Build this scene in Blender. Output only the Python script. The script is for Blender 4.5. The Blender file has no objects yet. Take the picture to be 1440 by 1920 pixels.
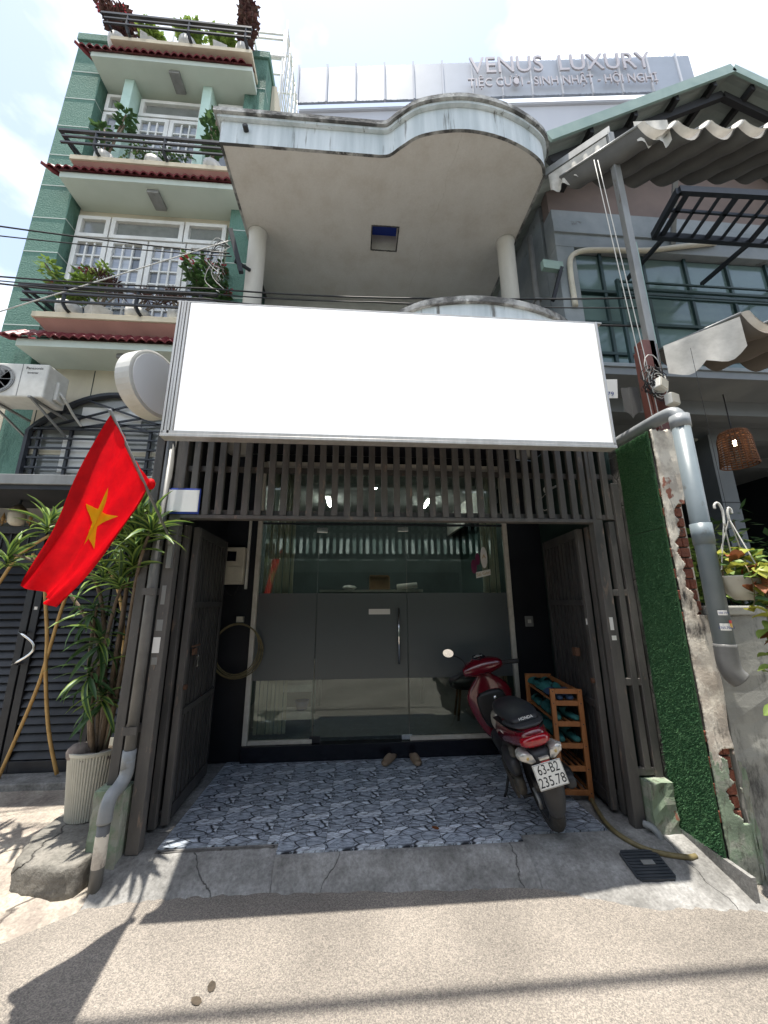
import bpy, bmesh, math, random
from mathutils import Vector, Matrix, Euler
R = math.radians
random.seed(7)
scene = bpy.context.scene
COL = scene.collection

# ------------------------------------------------------------------ camera
cam_data = bpy.data.cameras.new('camera')
cam = bpy.data.objects.new('camera', cam_data)
COL.objects.link(cam)
scene.camera = cam
PITCH, YAW, ROLL, FPX = R(13.51), R(4.32), R(-0.286), 702.0
fw = Vector((math.sin(YAW) * math.cos(PITCH), math.cos(YAW) * math.cos(PITCH), math.sin(PITCH)))
rt0 = Vector((math.cos(YAW), -math.sin(YAW), 0)); up0 = rt0.cross(fw)
rt = math.cos(ROLL) * rt0 + math.sin(ROLL) * up0
up = -math.sin(ROLL) * rt0 + math.cos(ROLL) * up0
cam.matrix_world = Matrix(((rt.x, up.x, -fw.x, 0), (rt.y, up.y, -fw.y, 0), (rt.z, up.z, -fw.z, 1.6), (0, 0, 0, 1)))
cam_data.sensor_fit = 'VERTICAL'
cam_data.sensor_height = 36.0
cam_data.lens = 36.0 * FPX / 1920.0
cam_data.clip_start = 0.05
cam_data.clip_end = 2000

# ------------------------------------------------------------------ light
SUN_SHIFT = Vector((0.06, 0.062, -1.0)).normalized()      # the way the sunlight travels
world = bpy.data.worlds.new('World'); scene.world = world; world.use_nodes = True
wt = world.node_tree; wt.nodes.clear()
w_out = wt.nodes.new('ShaderNodeOutputWorld'); w_bg = wt.nodes.new('ShaderNodeBackground')
w_sky = wt.nodes.new('ShaderNodeTexSky'); w_sky.sky_type = 'NISHITA'; w_sky.sun_disc = False
sd = -SUN_SHIFT
w_sky.sun_elevation = math.asin(sd.z); w_sky.sun_rotation = math.atan2(sd.x, sd.y)
w_sky.air_density = 1.15; w_sky.dust_density = 1.2; w_sky.ozone_density = 0.35
w_tc = wt.nodes.new('ShaderNodeTexCoord'); w_map = wt.nodes.new('ShaderNodeMapping')
w_map.inputs['Scale'].default_value = (1.0, 1.0, 1.6); w_map.inputs['Location'].default_value = (0.62, 0.2, 0.1)
w_n = wt.nodes.new('ShaderNodeTexNoise'); w_n.inputs['Scale'].default_value = 2.1; w_n.inputs['Detail'].default_value = 7; w_n.inputs['Roughness'].default_value = 0.52
w_r = wt.nodes.new('ShaderNodeValToRGB'); w_r.color_ramp.elements[0].position = 0.45; w_r.color_ramp.elements[1].position = 0.62; w_r.color_ramp.elements[0].color = (.16, .16, .16, 1)
w_mix = wt.nodes.new('ShaderNodeMixRGB'); w_mix.inputs['Color2'].default_value = (8.2, 8.35, 8.5, 1)
wt.links.new(w_tc.outputs['Generated'], w_map.inputs['Vector']); wt.links.new(w_map.outputs['Vector'], w_n.inputs['Vector'])
wt.links.new(w_n.outputs['Fac'], w_r.inputs['Fac']); wt.links.new(w_r.outputs['Color'], w_mix.inputs['Fac'])
wt.links.new(w_sky.outputs['Color'], w_mix.inputs['Color1']); wt.links.new(w_mix.outputs['Color'], w_bg.inputs['Color'])
w_bg.inputs['Strength'].default_value = 0.13
wt.links.new(w_bg.outputs['Background'], w_out.inputs['Surface'])
sun_data = bpy.data.lights.new('sun', 'SUN'); sun_data.energy = 4.6; sun_data.angle = R(0.53); sun_data.color = (1.0, 0.95, 0.86)
sun = bpy.data.objects.new('sun', sun_data); COL.objects.link(sun)
sun.rotation_euler = SUN_SHIFT.to_track_quat('-Z', 'Y').to_euler(); sun.location = (0, 0, 30)
vs = scene.view_settings
vs.view_transform = 'Standard'; vs.look = 'None'; vs.gamma = 1.0; vs.use_curve_mapping = False
vs.exposure = 1.0

# ------------------------------------------------------------------ materials
MATS = {}
def nodes_of(name):
    m = bpy.data.materials.new(name); m.use_nodes = True
    t = m.node_tree; b = t.nodes['Principled BSDF']
    return m, t, b
def c4(c): return (c[0], c[1], c[2], 1)
def mat(name, c1, c2=None, scale=6.0, rough=0.6, metal=0.0, bump=0.0, bscale=None, stretch=(1, 1, 1), detail=5, lo=0.35, hi=0.65, spec=0.4, coat=0.0, third=None, coords='pos', trans=0.0):
    """two colours mixed by a noise; optional third colour in sparse patches; optional bump"""
    m, t, b = nodes_of(name)
    b.inputs['Roughness'].default_value = rough; b.inputs['Metallic'].default_value = metal
    b.inputs['Specular IOR Level'].default_value = spec; b.inputs['Coat Weight'].default_value = coat
    b.inputs['Base Color'].default_value = c4(c1)
    if coords == 'pos':
        src = t.nodes.new('ShaderNodeNewGeometry').outputs['Position']
    else:
        src = t.nodes.new('ShaderNodeTexCoord').outputs['Object']
    mp = t.nodes.new('ShaderNodeMapping'); mp.inputs['Scale'].default_value = stretch
    t.links.new(src, mp.inputs['Vector'])
    last = None
    if c2 is not None:
        n = t.nodes.new('ShaderNodeTexNoise'); n.inputs['Scale'].default_value = scale; n.inputs['Detail'].default_value = detail; n.inputs['Roughness'].default_value = 0.6
        r = t.nodes.new('ShaderNodeMapRange'); r.inputs['From Min'].default_value = lo; r.inputs['From Max'].default_value = hi
        x = t.nodes.new('ShaderNodeMixRGB'); x.inputs['Color1'].default_value = c4(c1); x.inputs['Color2'].default_value = c4(c2)
        t.links.new(mp.outputs['Vector'], n.inputs['Vector']); t.links.new(n.outputs['Fac'], r.inputs['Value']); t.links.new(r.outputs['Result'], x.inputs['Fac'])
        last = x.outputs['Color']
        if third:
            col3, s3, th = third
            n3 = t.nodes.new('ShaderNodeTexNoise'); n3.inputs['Scale'].default_value = s3; n3.inputs['Detail'].default_value = 6; n3.inputs['Roughness'].default_value = 0.65
            r3 = t.nodes.new('ShaderNodeMapRange'); r3.inputs['From Min'].default_value = th; r3.inputs['From Max'].default_value = th + 0.08
            x3 = t.nodes.new('ShaderNodeMixRGB'); x3.inputs['Color2'].default_value = c4(col3)
            t.links.new(mp.outputs['Vector'], n3.inputs['Vector']); t.links.new(n3.outputs['Fac'], r3.inputs['Value']); t.links.new(r3.outputs['Result'], x3.inputs['Fac'])
            t.links.new(last, x3.inputs['Color1']); last = x3.outputs['Color']
        t.links.new(last, b.inputs['Base Color'])
    if bump:
        nb = t.nodes.new('ShaderNodeTexNoise'); nb.inputs['Scale'].default_value = bscale or scale * 4; nb.inputs['Detail'].default_value = 4
        bp = t.nodes.new('ShaderNodeBump'); bp.inputs['Strength'].default_value = bump; bp.inputs['Distance'].default_value = 0.02
        t.links.new(src, nb.inputs['Vector']); t.links.new(nb.outputs['Fac'], bp.inputs['Height']); t.links.new(bp.outputs['Normal'], b.inputs['Normal'])
    if trans:
        out = t.nodes['Material Output']; tr = t.nodes.new('ShaderNodeBsdfTranslucent'); mx = t.nodes.new('ShaderNodeMixShader')
        tr.inputs['Color'].default_value = c4(c1)
        if last: t.links.new(last, tr.inputs['Color'])
        mx.inputs['Fac'].default_value = trans
        t.links.new(b.outputs['BSDF'], mx.inputs[1]); t.links.new(tr.outputs['BSDF'], mx.inputs[2]); t.links.new(mx.outputs['Shader'], out.inputs['Surface'])
    MATS[name] = m
    return m
def emit(name, c, s):
    m, t, b = nodes_of(name)
    b.inputs['Base Color'].default_value = c4(c); b.inputs['Emission Color'].default_value = c4(c); b.inputs['Emission Strength'].default_value = s
    MATS[name] = m; return m
def glass_mat(name, tint, mirror, rough=0.0, haze=0.0, haze_col=(0.2, 0.22, 0.22)):
    """thin pane: clear through, mirror by fresnel, optional etched haze"""
    m, t, b = nodes_of(name); out = t.nodes['Material Output']; t.nodes.remove(b)
    tr = t.nodes.new('ShaderNodeBsdfTransparent'); tr.inputs['Color'].default_value = c4(tint)
    gl = t.nodes.new('ShaderNodeBsdfGlossy'); gl.inputs['Roughness'].default_value = rough; gl.inputs['Color'].default_value = (0.9, 0.95, 0.95, 1)
    fr = t.nodes.new('ShaderNodeFresnel'); fr.inputs['IOR'].default_value = 1.5
    ma = t.nodes.new('ShaderNodeMath'); ma.operation = 'MULTIPLY_ADD'; ma.inputs[1].default_value = 1.0; ma.inputs[2].default_value = mirror
    ma.use_clamp = True
    mx = t.nodes.new('ShaderNodeMixShader')
    t.links.new(fr.outputs['Fac'], ma.inputs[0]); t.links.new(ma.outputs['Value'], mx.inputs['Fac'])
    base = tr.outputs['BSDF']
    if haze:
        df = t.nodes.new('ShaderNodeBsdfDiffuse'); df.inputs['Color'].default_value = c4(haze_col)
        m2 = t.nodes.new('ShaderNodeMixShader'); m2.inputs['Fac'].default_value = haze
        t.links.new(tr.outputs['BSDF'], m2.inputs[1]); t.links.new(df.outputs['BSDF'], m2.inputs[2]); base = m2.outputs['Shader']
    t.links.new(base, mx.inputs[1]); t.links.new(gl.outputs['BSDF'], mx.inputs[2]); t.links.new(mx.outputs['Shader'], out.inputs['Surface'])
    MATS[name] = m; return m

def asphalt_mat():
    m, t, b = nodes_of('asphalt'); b.inputs['Roughness'].default_value = 0.9
    g = t.nodes.new('ShaderNodeNewGeometry')
    v = t.nodes.new('ShaderNodeTexVoronoi'); v.inputs['Scale'].default_value = 230
    n = t.nodes.new('ShaderNodeTexNoise'); n.inputs['Scale'].default_value = 90; n.inputs['Detail'].default_value = 5
    n2 = t.nodes.new('ShaderNodeTexNoise'); n2.inputs['Scale'].default_value = 1.1; n2.inputs['Detail'].default_value = 8
    r = t.nodes.new('ShaderNodeValToRGB'); e = r.color_ramp.elements
    e[0].position = 0.0; e[0].color = (0.075, 0.07, 0.065, 1); e[1].position = 1.0; e[1].color = (0.46, 0.405, 0.345, 1)
    k = e.new(0.4); k.color = (0.20, 0.18, 0.158, 1)
    sx = t.nodes.new('ShaderNodeSeparateColor'); mu = t.nodes.new('ShaderNodeMixRGB'); mu.blend_type = 'MIX'; mu.inputs['Fac'].default_value = 0.5
    t.links.new(g.outputs['Position'], v.inputs['Vector']); t.links.new(g.outputs['Position'], n.inputs['Vector']); t.links.new(g.outputs['Position'], n2.inputs['Vector'])
    t.links.new(v.outputs['Color'], sx.inputs['Color']); t.links.new(sx.outputs[0], mu.inputs['Color1']); t.links.new(n.outputs['Fac'], mu.inputs['Color2'])
    t.links.new(mu.outputs['Color'], r.inputs['Fac'])
    r2 = t.nodes.new('ShaderNodeMapRange'); r2.inputs['From Min'].default_value = 0.3; r2.inputs['From Max'].default_value = 0.7; r2.inputs['To Min'].default_value = 0.66; r2.inputs['To Max'].default_value = 1.16
    x = t.nodes.new('ShaderNodeMixRGB'); x.blend_type = 'MULTIPLY'; x.inputs['Fac'].default_value = 1.0
    t.links.new(n2.outputs['Fac'], r2.inputs['Value']); t.links.new(r.outputs['Color'], x.inputs['Color1']); t.links.new(r2.outputs['Result'], x.inputs['Color2'])
    t.links.new(x.outputs['Color'], b.inputs['Base Color'])
    bp = t.nodes.new('ShaderNodeBump'); bp.inputs['Strength'].default_value = 0.55; bp.inputs['Distance'].default_value = 0.006
    t.links.new(v.outputs['Distance'], bp.inputs['Height']); t.links.new(bp.outputs['Normal'], b.inputs['Normal'])
    MATS['asphalt'] = m

def stone_tile_mat():
    """printed crazy-paving tile: the same picture on every tile (object coordinates)"""
    m, t, b = nodes_of('stone_tile'); b.inputs['Roughness'].default_value = 0.42
    tc = t.nodes.new('ShaderNodeTexCoord')
    mp = t.nodes.new('ShaderNodeMapping'); mp.inputs['Scale'].default_value = (5.6, 12.0, 1); mp.inputs['Rotation'].default_value = (0, 0, 0.42)
    wn = t.nodes.new('ShaderNodeTexNoise'); wn.inputs['Scale'].default_value = 5; wn.inputs['Detail'].default_value = 3
    ad = t.nodes.new('ShaderNodeMixRGB'); ad.blend_type = 'ADD'; ad.inputs['Fac'].default_value = 0.5
    v = t.nodes.new('ShaderNodeTexVoronoi'); v.feature = 'DISTANCE_TO_EDGE'; v.inputs['Scale'].default_value = 1
    vc = t.nodes.new('ShaderNodeTexVoronoi'); vc.inputs['Scale'].default_value = 1
    t.links.new(tc.outputs['Object'], mp.inputs['Vector']); t.links.new(mp.outputs['Vector'], wn.inputs['Vector'])
    wn.inputs['Scale'].default_value = 0.8
    t.links.new(mp.outputs['Vector'], ad.inputs['Color1']); t.links.new(wn.outputs['Color'], ad.inputs['Color2'])
    t.links.new(ad.outputs['Color'], v.inputs['Vector']); t.links.new(ad.outputs['Color'], vc.inputs['Vector'])
    sep = t.nodes.new('ShaderNodeSeparateColor'); t.links.new(vc.outputs['Color'], sep.inputs['Color'])
    r = t.nodes.new('ShaderNodeValToRGB'); e = r.color_ramp.elements
    e[0].color = (0.30, 0.335, 0.38, 1); e[1].color = (0.62, 0.67, 0.73, 1)
    k = e.new(0.5); k.color = (0.40, 0.45, 0.52, 1)
    t.links.new(sep.outputs[0], r.inputs['Fac'])
    n = t.nodes.new('ShaderNodeTexNoise'); n.inputs['Scale'].default_value = 20; n.inputs['Detail'].default_value = 7; n.inputs['Roughness'].default_value = 0.75
    mps = t.nodes.new('ShaderNodeMapping'); mps.inputs['Scale'].default_value = (0.6, 1.6, 1); mps.inputs['Rotation'].default_value = (0, 0, 0.6)
    t.links.new(tc.outputs['Object'], mps.inputs['Vector']); t.links.new(mps.outputs['Vector'], n.inputs['Vector'])
    nr = t.nodes.new('ShaderNodeMapRange'); nr.inputs['From Min'].default_value = 0.3; nr.inputs['From Max'].default_value = 0.72; nr.inputs['To Min'].default_value = 0.18; nr.inputs['To Max'].default_value = 1.65
    t.links.new(n.outputs['Fac'], nr.inputs['Value'])
    x = t.nodes.new('ShaderNodeMixRGB'); x.blend_type = 'MULTIPLY'; x.inputs['Fac'].default_value = 1
    t.links.new(r.outputs['Color'], x.inputs['Color1']); t.links.new(nr.outputs['Result'], x.inputs['Color2'])
    er = t.nodes.new('ShaderNodeMapRange'); er.inputs['From Min'].default_value = 0.008; er.inputs['From Max'].default_value = 0.045
    t.links.new(v.outputs['Distance'], er.inputs['Value'])
    vs2 = t.nodes.new('ShaderNodeTexVoronoi'); vs2.feature = 'DISTANCE_TO_EDGE'; vs2.inputs['Scale'].default_value = 1.9
    t.links.new(ad.outputs['Color'], vs2.inputs['Vector'])
    e2 = t.nodes.new('ShaderNodeMapRange'); e2.inputs['From Min'].default_value = 0.0; e2.inputs['From Max'].default_value = 0.05; e2.inputs['To Min'].default_value = 0.2
    t.links.new(vs2.outputs['Distance'], e2.inputs['Value'])
    mn = t.nodes.new('ShaderNodeMath'); mn.operation = 'MULTIPLY'; t.links.new(er.outputs['Result'], mn.inputs[0]); t.links.new(e2.outputs['Result'], mn.inputs[1])
    x2 = t.nodes.new('ShaderNodeMixRGB'); x2.inputs['Color1'].default_value = (0.018, 0.022, 0.03, 1)
    t.links.new(mn.outputs['Value'], x2.inputs['Fac']); t.links.new(x.outputs['Color'], x2.inputs['Color2'])
    t.links.new(x2.outputs['Color'], b.inputs['Base Color'])
    bp = t.nodes.new('ShaderNodeBump'); bp.inputs['Strength'].default_value = 0.25; bp.inputs['Distance'].default_value = 0.003
    t.links.new(er.outputs['Result'], bp.inputs['Height']); t.links.new(bp.outputs['Normal'], b.inputs['Normal'])
    MATS['stone_tile'] = m

def concrete_mat(name, c1, c2, c3, crack=2.2, cw=0.012, bump=0.5, fine=(0.6, 1.35), dark=.35):
    m, t, b = nodes_of(name); b.inputs['Roughness'].default_value = 0.9
    g = t.nodes.new('ShaderNodeNewGeometry')
    n = t.nodes.new('ShaderNodeTexNoise'); n.inputs['Scale'].default_value = 3.2; n.inputs['Detail'].default_value = 8; n.inputs['Roughness'].default_value = 0.68
    n2 = t.nodes.new('ShaderNodeTexNoise'); n2.inputs['Scale'].default_value = 45; n2.inputs['Detail'].default_value = 5; n2.inputs['Roughness'].default_value = 0.7
    r = t.nodes.new('ShaderNodeValToRGB'); e = r.color_ramp.elements
    e[0].position = 0.3; e[0].color = c4(c1); e[1].position = 0.72; e[1].color = c4(c3); k = e.new(0.5); k.color = c4(c2)
    nr = t.nodes.new('ShaderNodeMapRange'); nr.inputs['From Min'].default_value = 0.25; nr.inputs['From Max'].default_value = 0.75; nr.inputs['To Min'].default_value = fine[0]; nr.inputs['To Max'].default_value = fine[1]
    x = t.nodes.new('ShaderNodeMixRGB'); x.blend_type = 'MULTIPLY'; x.inputs['Fac'].default_value = 1
    for q in (n, n2): t.links.new(g.outputs['Position'], q.inputs['Vector'])
    t.links.new(n.outputs['Fac'], r.inputs['Fac']); t.links.new(n2.outputs['Fac'], nr.inputs['Value'])
    t.links.new(r.outputs['Color'], x.inputs['Color1']); t.links.new(nr.outputs['Result'], x.inputs['Color2'])
    wn = t.nodes.new('ShaderNodeTexNoise'); wn.inputs['Scale'].default_value = 6; wn.inputs['Detail'].default_value = 5
    ad = t.nodes.new('ShaderNodeMixRGB'); ad.blend_type = 'ADD'; ad.inputs['Fac'].default_value = 0.13
    v = t.nodes.new('ShaderNodeTexVoronoi'); v.feature = 'DISTANCE_TO_EDGE'; v.inputs['Scale'].default_value = crack
    t.links.new(g.outputs['Position'], wn.inputs['Vector']); t.links.new(g.outputs['Position'], ad.inputs['Color1']); t.links.new(wn.outputs['Color'], ad.inputs['Color2']); t.links.new(ad.outputs['Color'], v.inputs['Vector'])
    er = t.nodes.new('ShaderNodeMapRange'); er.inputs['From Min'].default_value = 0.0; er.inputs['From Max'].default_value = cw
    t.links.new(v.outputs['Distance'], er.inputs['Value'])
    x2 = t.nodes.new('ShaderNodeMixRGB'); x2.inputs['Color1'].default_value = (c1[0] * dark, c1[1] * dark, c1[2] * dark, 1)
    t.links.new(er.outputs['Result'], x2.inputs['Fac']); t.links.new(x.outputs['Color'], x2.inputs['Color2']); t.links.new(x2.outputs['Color'], b.inputs['Base Color'])
    ah = t.nodes.new('ShaderNodeMath'); ah.operation = 'ADD'
    t.links.new(n2.outputs['Fac'], ah.inputs[0]); t.links.new(er.outputs['Result'], ah.inputs[1])
    bp = t.nodes.new('ShaderNodeBump'); bp.inputs['Strength'].default_value = bump; bp.inputs['Distance'].default_value = 0.008
    t.links.new(ah.outputs['Value'], bp.inputs['Height']); t.links.new(bp.outputs['Normal'], b.inputs['Normal'])
    MATS[name] = m

def peeling_mat(name, paint, plaster, dirt, brick, pz=0.0, sc=5.0, bs=0.45):
    """old plaster: paint, bare plaster, black mould and a few brick-red patches"""
    m, t, b = nodes_of(name); b.inputs['Roughness'].default_value = 0.92
    g = t.nodes.new('ShaderNodeNewGeometry')
    def ns(s, d=7, ro=0.65, st=(1, 1, 1)):
        mp = t.nodes.new('ShaderNodeMapping'); mp.inputs['Scale'].default_value = st
        n = t.nodes.new('ShaderNodeTexNoise'); n.inputs['Scale'].default_value = s; n.inputs['Detail'].default_value = d; n.inputs['Roughness'].default_value = ro
        t.links.new(g.outputs['Position'], mp.inputs['Vector']); t.links.new(mp.outputs['Vector'], n.inputs['Vector']); return n.outputs['Fac']
    def step(v, a, w):
        r = t.nodes.new('ShaderNodeMapRange'); r.inputs['From Min'].default_value = a; r.inputs['From Max'].default_value = a + w
        t.links.new(v, r.inputs['Value']); return r.outputs['Result']
    def mix(f, a, c):
        x = t.nodes.new('ShaderNodeMixRGB'); t.links.new(f, x.inputs['Fac'])
        if isinstance(a, tuple): x.inputs['Color1'].default_value = c4(a)
        else: t.links.new(a, x.inputs['Color1'])
        x.inputs['Color2'].default_value = c4(c); return x.outputs['Color']
    col = mix(step(ns(sc), 0.46, 0.1), paint, plaster)
    col = mix(step(ns(sc * 1.7, 9, 0.75, (1, 1, 0.35)), 0.53, 0.12), col, dirt)
    col = mix(step(ns(sc * 0.6, 4), 0.66, 0.02), col, brick)
    t.links.new(col, b.inputs['Base Color'])
    nb = ns(sc * 9, 6, 0.7)
    bp = t.nodes.new('ShaderNodeBump'); bp.inputs['Strength'].default_value = bs; bp.inputs['Distance'].default_value = 0.008
    t.links.new(nb, bp.inputs['Height']); t.links.new(bp.outputs['Normal'], b.inputs['Normal'])
    MATS[name] = m

def corrugated_mat(name, c, pitch, axis='X'):
    m, t, b = nodes_of(name); b.inputs['Roughness'].default_value = 0.5; b.inputs['Base Color'].default_value = c4(c)
    tc = t.nodes.new('ShaderNodeTexCoord'); w = t.nodes.new('ShaderNodeTexWave'); w.bands_direction = axis; w.inputs['Scale'].default_value = 0.314 / pitch * 1.0
    bp = t.nodes.new('ShaderNodeBump'); bp.inputs['Strength'].default_value = 0.9; bp.inputs['Distance'].default_value = 0.03
    t.links.new(tc.outputs['Object'], w.inputs['Vector']); t.links.new(w.outputs['Fac'], bp.inputs['Height']); t.links.new(bp.outputs['Normal'], b.inputs['Normal'])
    MATS[name] = m

asphalt_mat(); stone_tile_mat()
concrete_mat('concrete', (0.115, 0.112, 0.105), (0.23, 0.225, 0.215), (0.38, 0.375, 0.365), crack=.75, cw=0.0028, bump=.8, dark=.5)
concrete_mat('pale_concrete', (0.20, 0.165, 0.145), (0.36, 0.315, 0.265), (0.50, 0.455, 0.37), crack=.8, cw=0.006, bump=1.0)
concrete_mat('block_concrete', (0.09, 0.08, 0.07), (0.17, 0.16, 0.14), (0.27, 0.25, 0.22), crack=.7, cw=.004, bump=1.0)
concrete_mat('dark_concrete', (0.05, 0.048, 0.045), (0.11, 0.105, 0.10), (0.2, 0.19, 0.175), crack=2.0)
peeling_mat('old_wall_end', (0.74, 0.68, 0.58), (0.50, 0.44, 0.37), (0.05, 0.048, 0.045), (0.30, 0.12, 0.08))
peeling_mat('green_peeling', (0.21, 0.27, 0.19), (0.30, 0.31, 0.26), (0.10, 0.11, 0.08), (0.28, 0.12, 0.08), sc=7)
peeling_mat('low_wall_plaster', (0.30, 0.30, 0.27), (0.24, 0.24, 0.22), (0.07, 0.07, 0.065), (0.24, 0.23, 0.2), sc=2.5)
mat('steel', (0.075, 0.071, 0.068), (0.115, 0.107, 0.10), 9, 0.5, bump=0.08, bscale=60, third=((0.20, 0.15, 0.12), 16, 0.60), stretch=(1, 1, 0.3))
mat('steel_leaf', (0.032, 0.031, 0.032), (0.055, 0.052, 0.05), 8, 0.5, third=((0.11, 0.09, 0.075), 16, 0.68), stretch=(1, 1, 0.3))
mat('slab_white', (0.62, 0.66, 0.68), (0.42, 0.47, 0.49), 7, 0.75, bump=0.15, bscale=25, stretch=(1, 1, 0.07), third=((0.14, 0.14, 0.13), 8, 0.59))
mat('slab_lip', (0.38, 0.38, 0.37), (0.07, 0.07, 0.07), 4.5, 0.85, bump=0.3, bscale=30, lo=0.38, hi=0.56, third=((0.5, 0.5, 0.49), 7, 0.6))
concrete_mat('soffit', (0.50, 0.465, 0.425), (0.56, 0.535, 0.505), (0.60, 0.58, 0.555), crack=.37, cw=.001, bump=.15, fine=(.94, 1.06), dark=.88)
mat('soot', (0.05, 0.05, 0.05), (0.22, 0.21, 0.2), 14, 0.9)
mat('column_white', (0.60, 0.58, 0.54), (0.46, 0.44, 0.40), 3, 0.75, bump=0.1, stretch=(1, 1, 0.25))
mat('house_white', (0.55, 0.54, 0.51), (0.42, 0.41, 0.385), 2, 0.8, bump=0.1)
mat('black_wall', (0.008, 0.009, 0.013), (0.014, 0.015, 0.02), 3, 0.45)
mat('dark_green_wall', (0.012, 0.03, 0.026), (0.02, 0.042, 0.036), 3, 0.6)
mat('black_tile', (0.008, 0.009, 0.015), None, rough=0.2)
mat('sign_white', (0.86, 0.86, 0.86), None, rough=0.45); emit('sign_added_glow', (0.86, 0.86, 0.86), 0.2)  # faint glow added to the signboard face to lift it to white, no lamp behind
mat('aluminium', (0.45, 0.43, 0.40), (0.55, 0.53, 0.50), 20, 0.38, metal=0.55, stretch=(1, 1, 0.1))
mat('cream_frame', (0.58, 0.55, 0.49), (0.48, 0.45, 0.39), 12, 0.55)
mat('chrome', (0.75, 0.75, 0.74), None, rough=0.16, metal=1.0)
mat('blue_plate', (0.02, 0.05, 0.32), None, rough=0.35)
mat('white_plastic', (0.62, 0.61, 0.57), (0.52, 0.51, 0.47), 9, 0.45)
mat('cream_plastic', (0.58, 0.54, 0.44), (0.48, 0.44, 0.36), 8, 0.45)
mat('black_plastic', (0.012, 0.012, 0.013), None, rough=0.45)
mat('black_rubber', (0.02, 0.02, 0.021), (0.036, 0.036, 0.036), 40, 0.8, bump=0.3, bscale=90)
mat('green_stucco', (0.085, 0.18, 0.142), (0.125, 0.235, 0.19), 40, 0.85, bump=0.7, bscale=55, lo=0.25, hi=0.75, stretch=(1, 1, .3), third=((0.05, 0.11, 0.085), 1.6, 0.60))
mat('green_pale', (0.50, 0.66, 0.60), (0.42, 0.58, 0.52), 6, 0.8)
mat('green_soffit', (0.52, 0.58, 0.53), (0.47, 0.53, 0.48), 2, 0.85)
mat('white_paint', (0.74, 0.74, 0.72), (0.62, 0.61, 0.58), 5, 0.6)
mat('score_line', (0.48, 0.54, 0.50), None, rough=0.8)
mat('cream_wall', (0.60, 0.54, 0.42), (0.50, 0.45, 0.35), 2.2, 0.85, bump=0.12, stretch=(1, 1, 0.4))
mat('pink_slope', (0.40, 0.22, 0.19), (0.33, 0.18, 0.155), 3, 0.85)
mat('roof_tile', (0.20, 0.035, 0.045), (0.13, 0.022, 0.03), 14, 0.45, bump=0.1)
mat('black_metal', (0.012, 0.015, 0.02), (0.02, 0.023, 0.03), 15, 0.42)
mat('dark_pane', (0.10, 0.12, 0.15), (0.16, 0.18, 0.21), 3, 0.12, spec=0.6)
mat('curtain_pane', (0.24, 0.27, 0.33), (0.36, 0.39, 0.45), 5, 0.18, spec=0.6, stretch=(0.4, 1, 5))
mat('pale_pane', (0.34, 0.37, 0.42), (0.44, 0.47, 0.52), 5, 0.2, spec=0.6, stretch=(0.4, 1, 5)); mat('grey_pane', (0.16, 0.17, 0.16), (0.22, 0.23, 0.22), 5, 0.15, spec=0.6)
mat('louvre', (0.016, 0.018, 0.023), (0.028, 0.03, 0.036), 8, 0.42)
mat('gold_paint', (0.36, 0.22, 0.09), None, rough=0.45)
mat('cane', (0.50, 0.32, 0.12), (0.42, 0.25, 0.085), 12, 0.5)
mat('pot_cream', (0.58, 0.56, 0.48), (0.50, 0.48, 0.41), 6, 0.5)
mat('pot_white', (0.62, 0.61, 0.58), (0.46, 0.45, 0.42), 12, 0.7, bump=0.2)
mat('soil', (0.05, 0.04, 0.03), (0.09, 0.07, 0.05), 30, 0.95, bump=0.5)
mat('rock', (0.17, 0.14, 0.125), (0.26, 0.22, 0.20), 14, 0.85, bump=0.4)
mat('bark', (0.13, 0.095, 0.065), (0.21, 0.16, 0.115), 20, 0.9, bump=0.5, stretch=(1, 1, 0.3))
mat('leaf_dark', (0.03, 0.075, 0.025), (0.05, 0.11, 0.035), 8, 0.42, trans=0.22)
mat('leaf_lime', (0.24, 0.33, 0.07), (0.14, 0.22, 0.05), 8, 0.42, trans=0.3)
mat('leaf_yellow', (0.40, 0.38, 0.06), (0.28, 0.32, 0.05), 10, 0.45, trans=0.3)
mat('leaf_brown', (0.30, 0.10, 0.04), (0.22, 0.08, 0.035), 10, 0.6, trans=0.2)
mat('leaf_purple', (0.07, 0.025, 0.03), (0.11, 0.06, 0.045), 10, 0.5, trans=0.15)
mat('leaf_plain', (0.05, 0.105, 0.035), (0.08, 0.15, 0.05), 9, 0.45, trans=0.25)
mat('flower_red', (0.45, 0.04, 0.06), (0.55, 0.09, 0.12), 9, 0.5, trans=0.2)
mat('flag_red', (0.80, 0.006, 0.012), (0.66, 0.005, 0.012), 14, 0.6, trans=0.48, spec=0.2, bump=.25, bscale=24)
mat('flag_hem', (0.50, 0.004, 0.01), (0.42, 0.004, 0.01), 5, 0.6, spec=0.2); mat('flag_yellow', (0.95, 0.80, 0.02), (0.90, 0.74, 0.02), 9, 0.6, trans=0.5, spec=0.2, bump=.25, bscale=24)
mat('pipe_grey', (0.22, 0.235, 0.245), (0.27, 0.285, 0.295), 7, 0.4, bump=0.05)
mat('pipe_dull', (0.115, 0.115, 0.112), (0.15, 0.15, 0.147), 7, 0.45)
mat('pipe_big', (0.155, 0.19, 0.21), (0.19, 0.225, 0.245), 4, 0.4, third=((0.12, 0.13, 0.13), 6, 0.64))
mat('turf', (0.028, 0.095, 0.04), (0.075, 0.19, 0.085), 60, 0.9, bump=1.0, bscale=160)
mat('turf_blade', (0.055, 0.17, 0.07), (0.14, 0.30, 0.14), 14, 0.7, trans=0.15, detail=8)
mat('brown_post', (0.16, 0.055, 0.04), (0.10, 0.035, 0.028), 7, 0.55, stretch=(1, 1, 0.2), third=((0.28, 0.10, 0.06), 9, 0.62))
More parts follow.
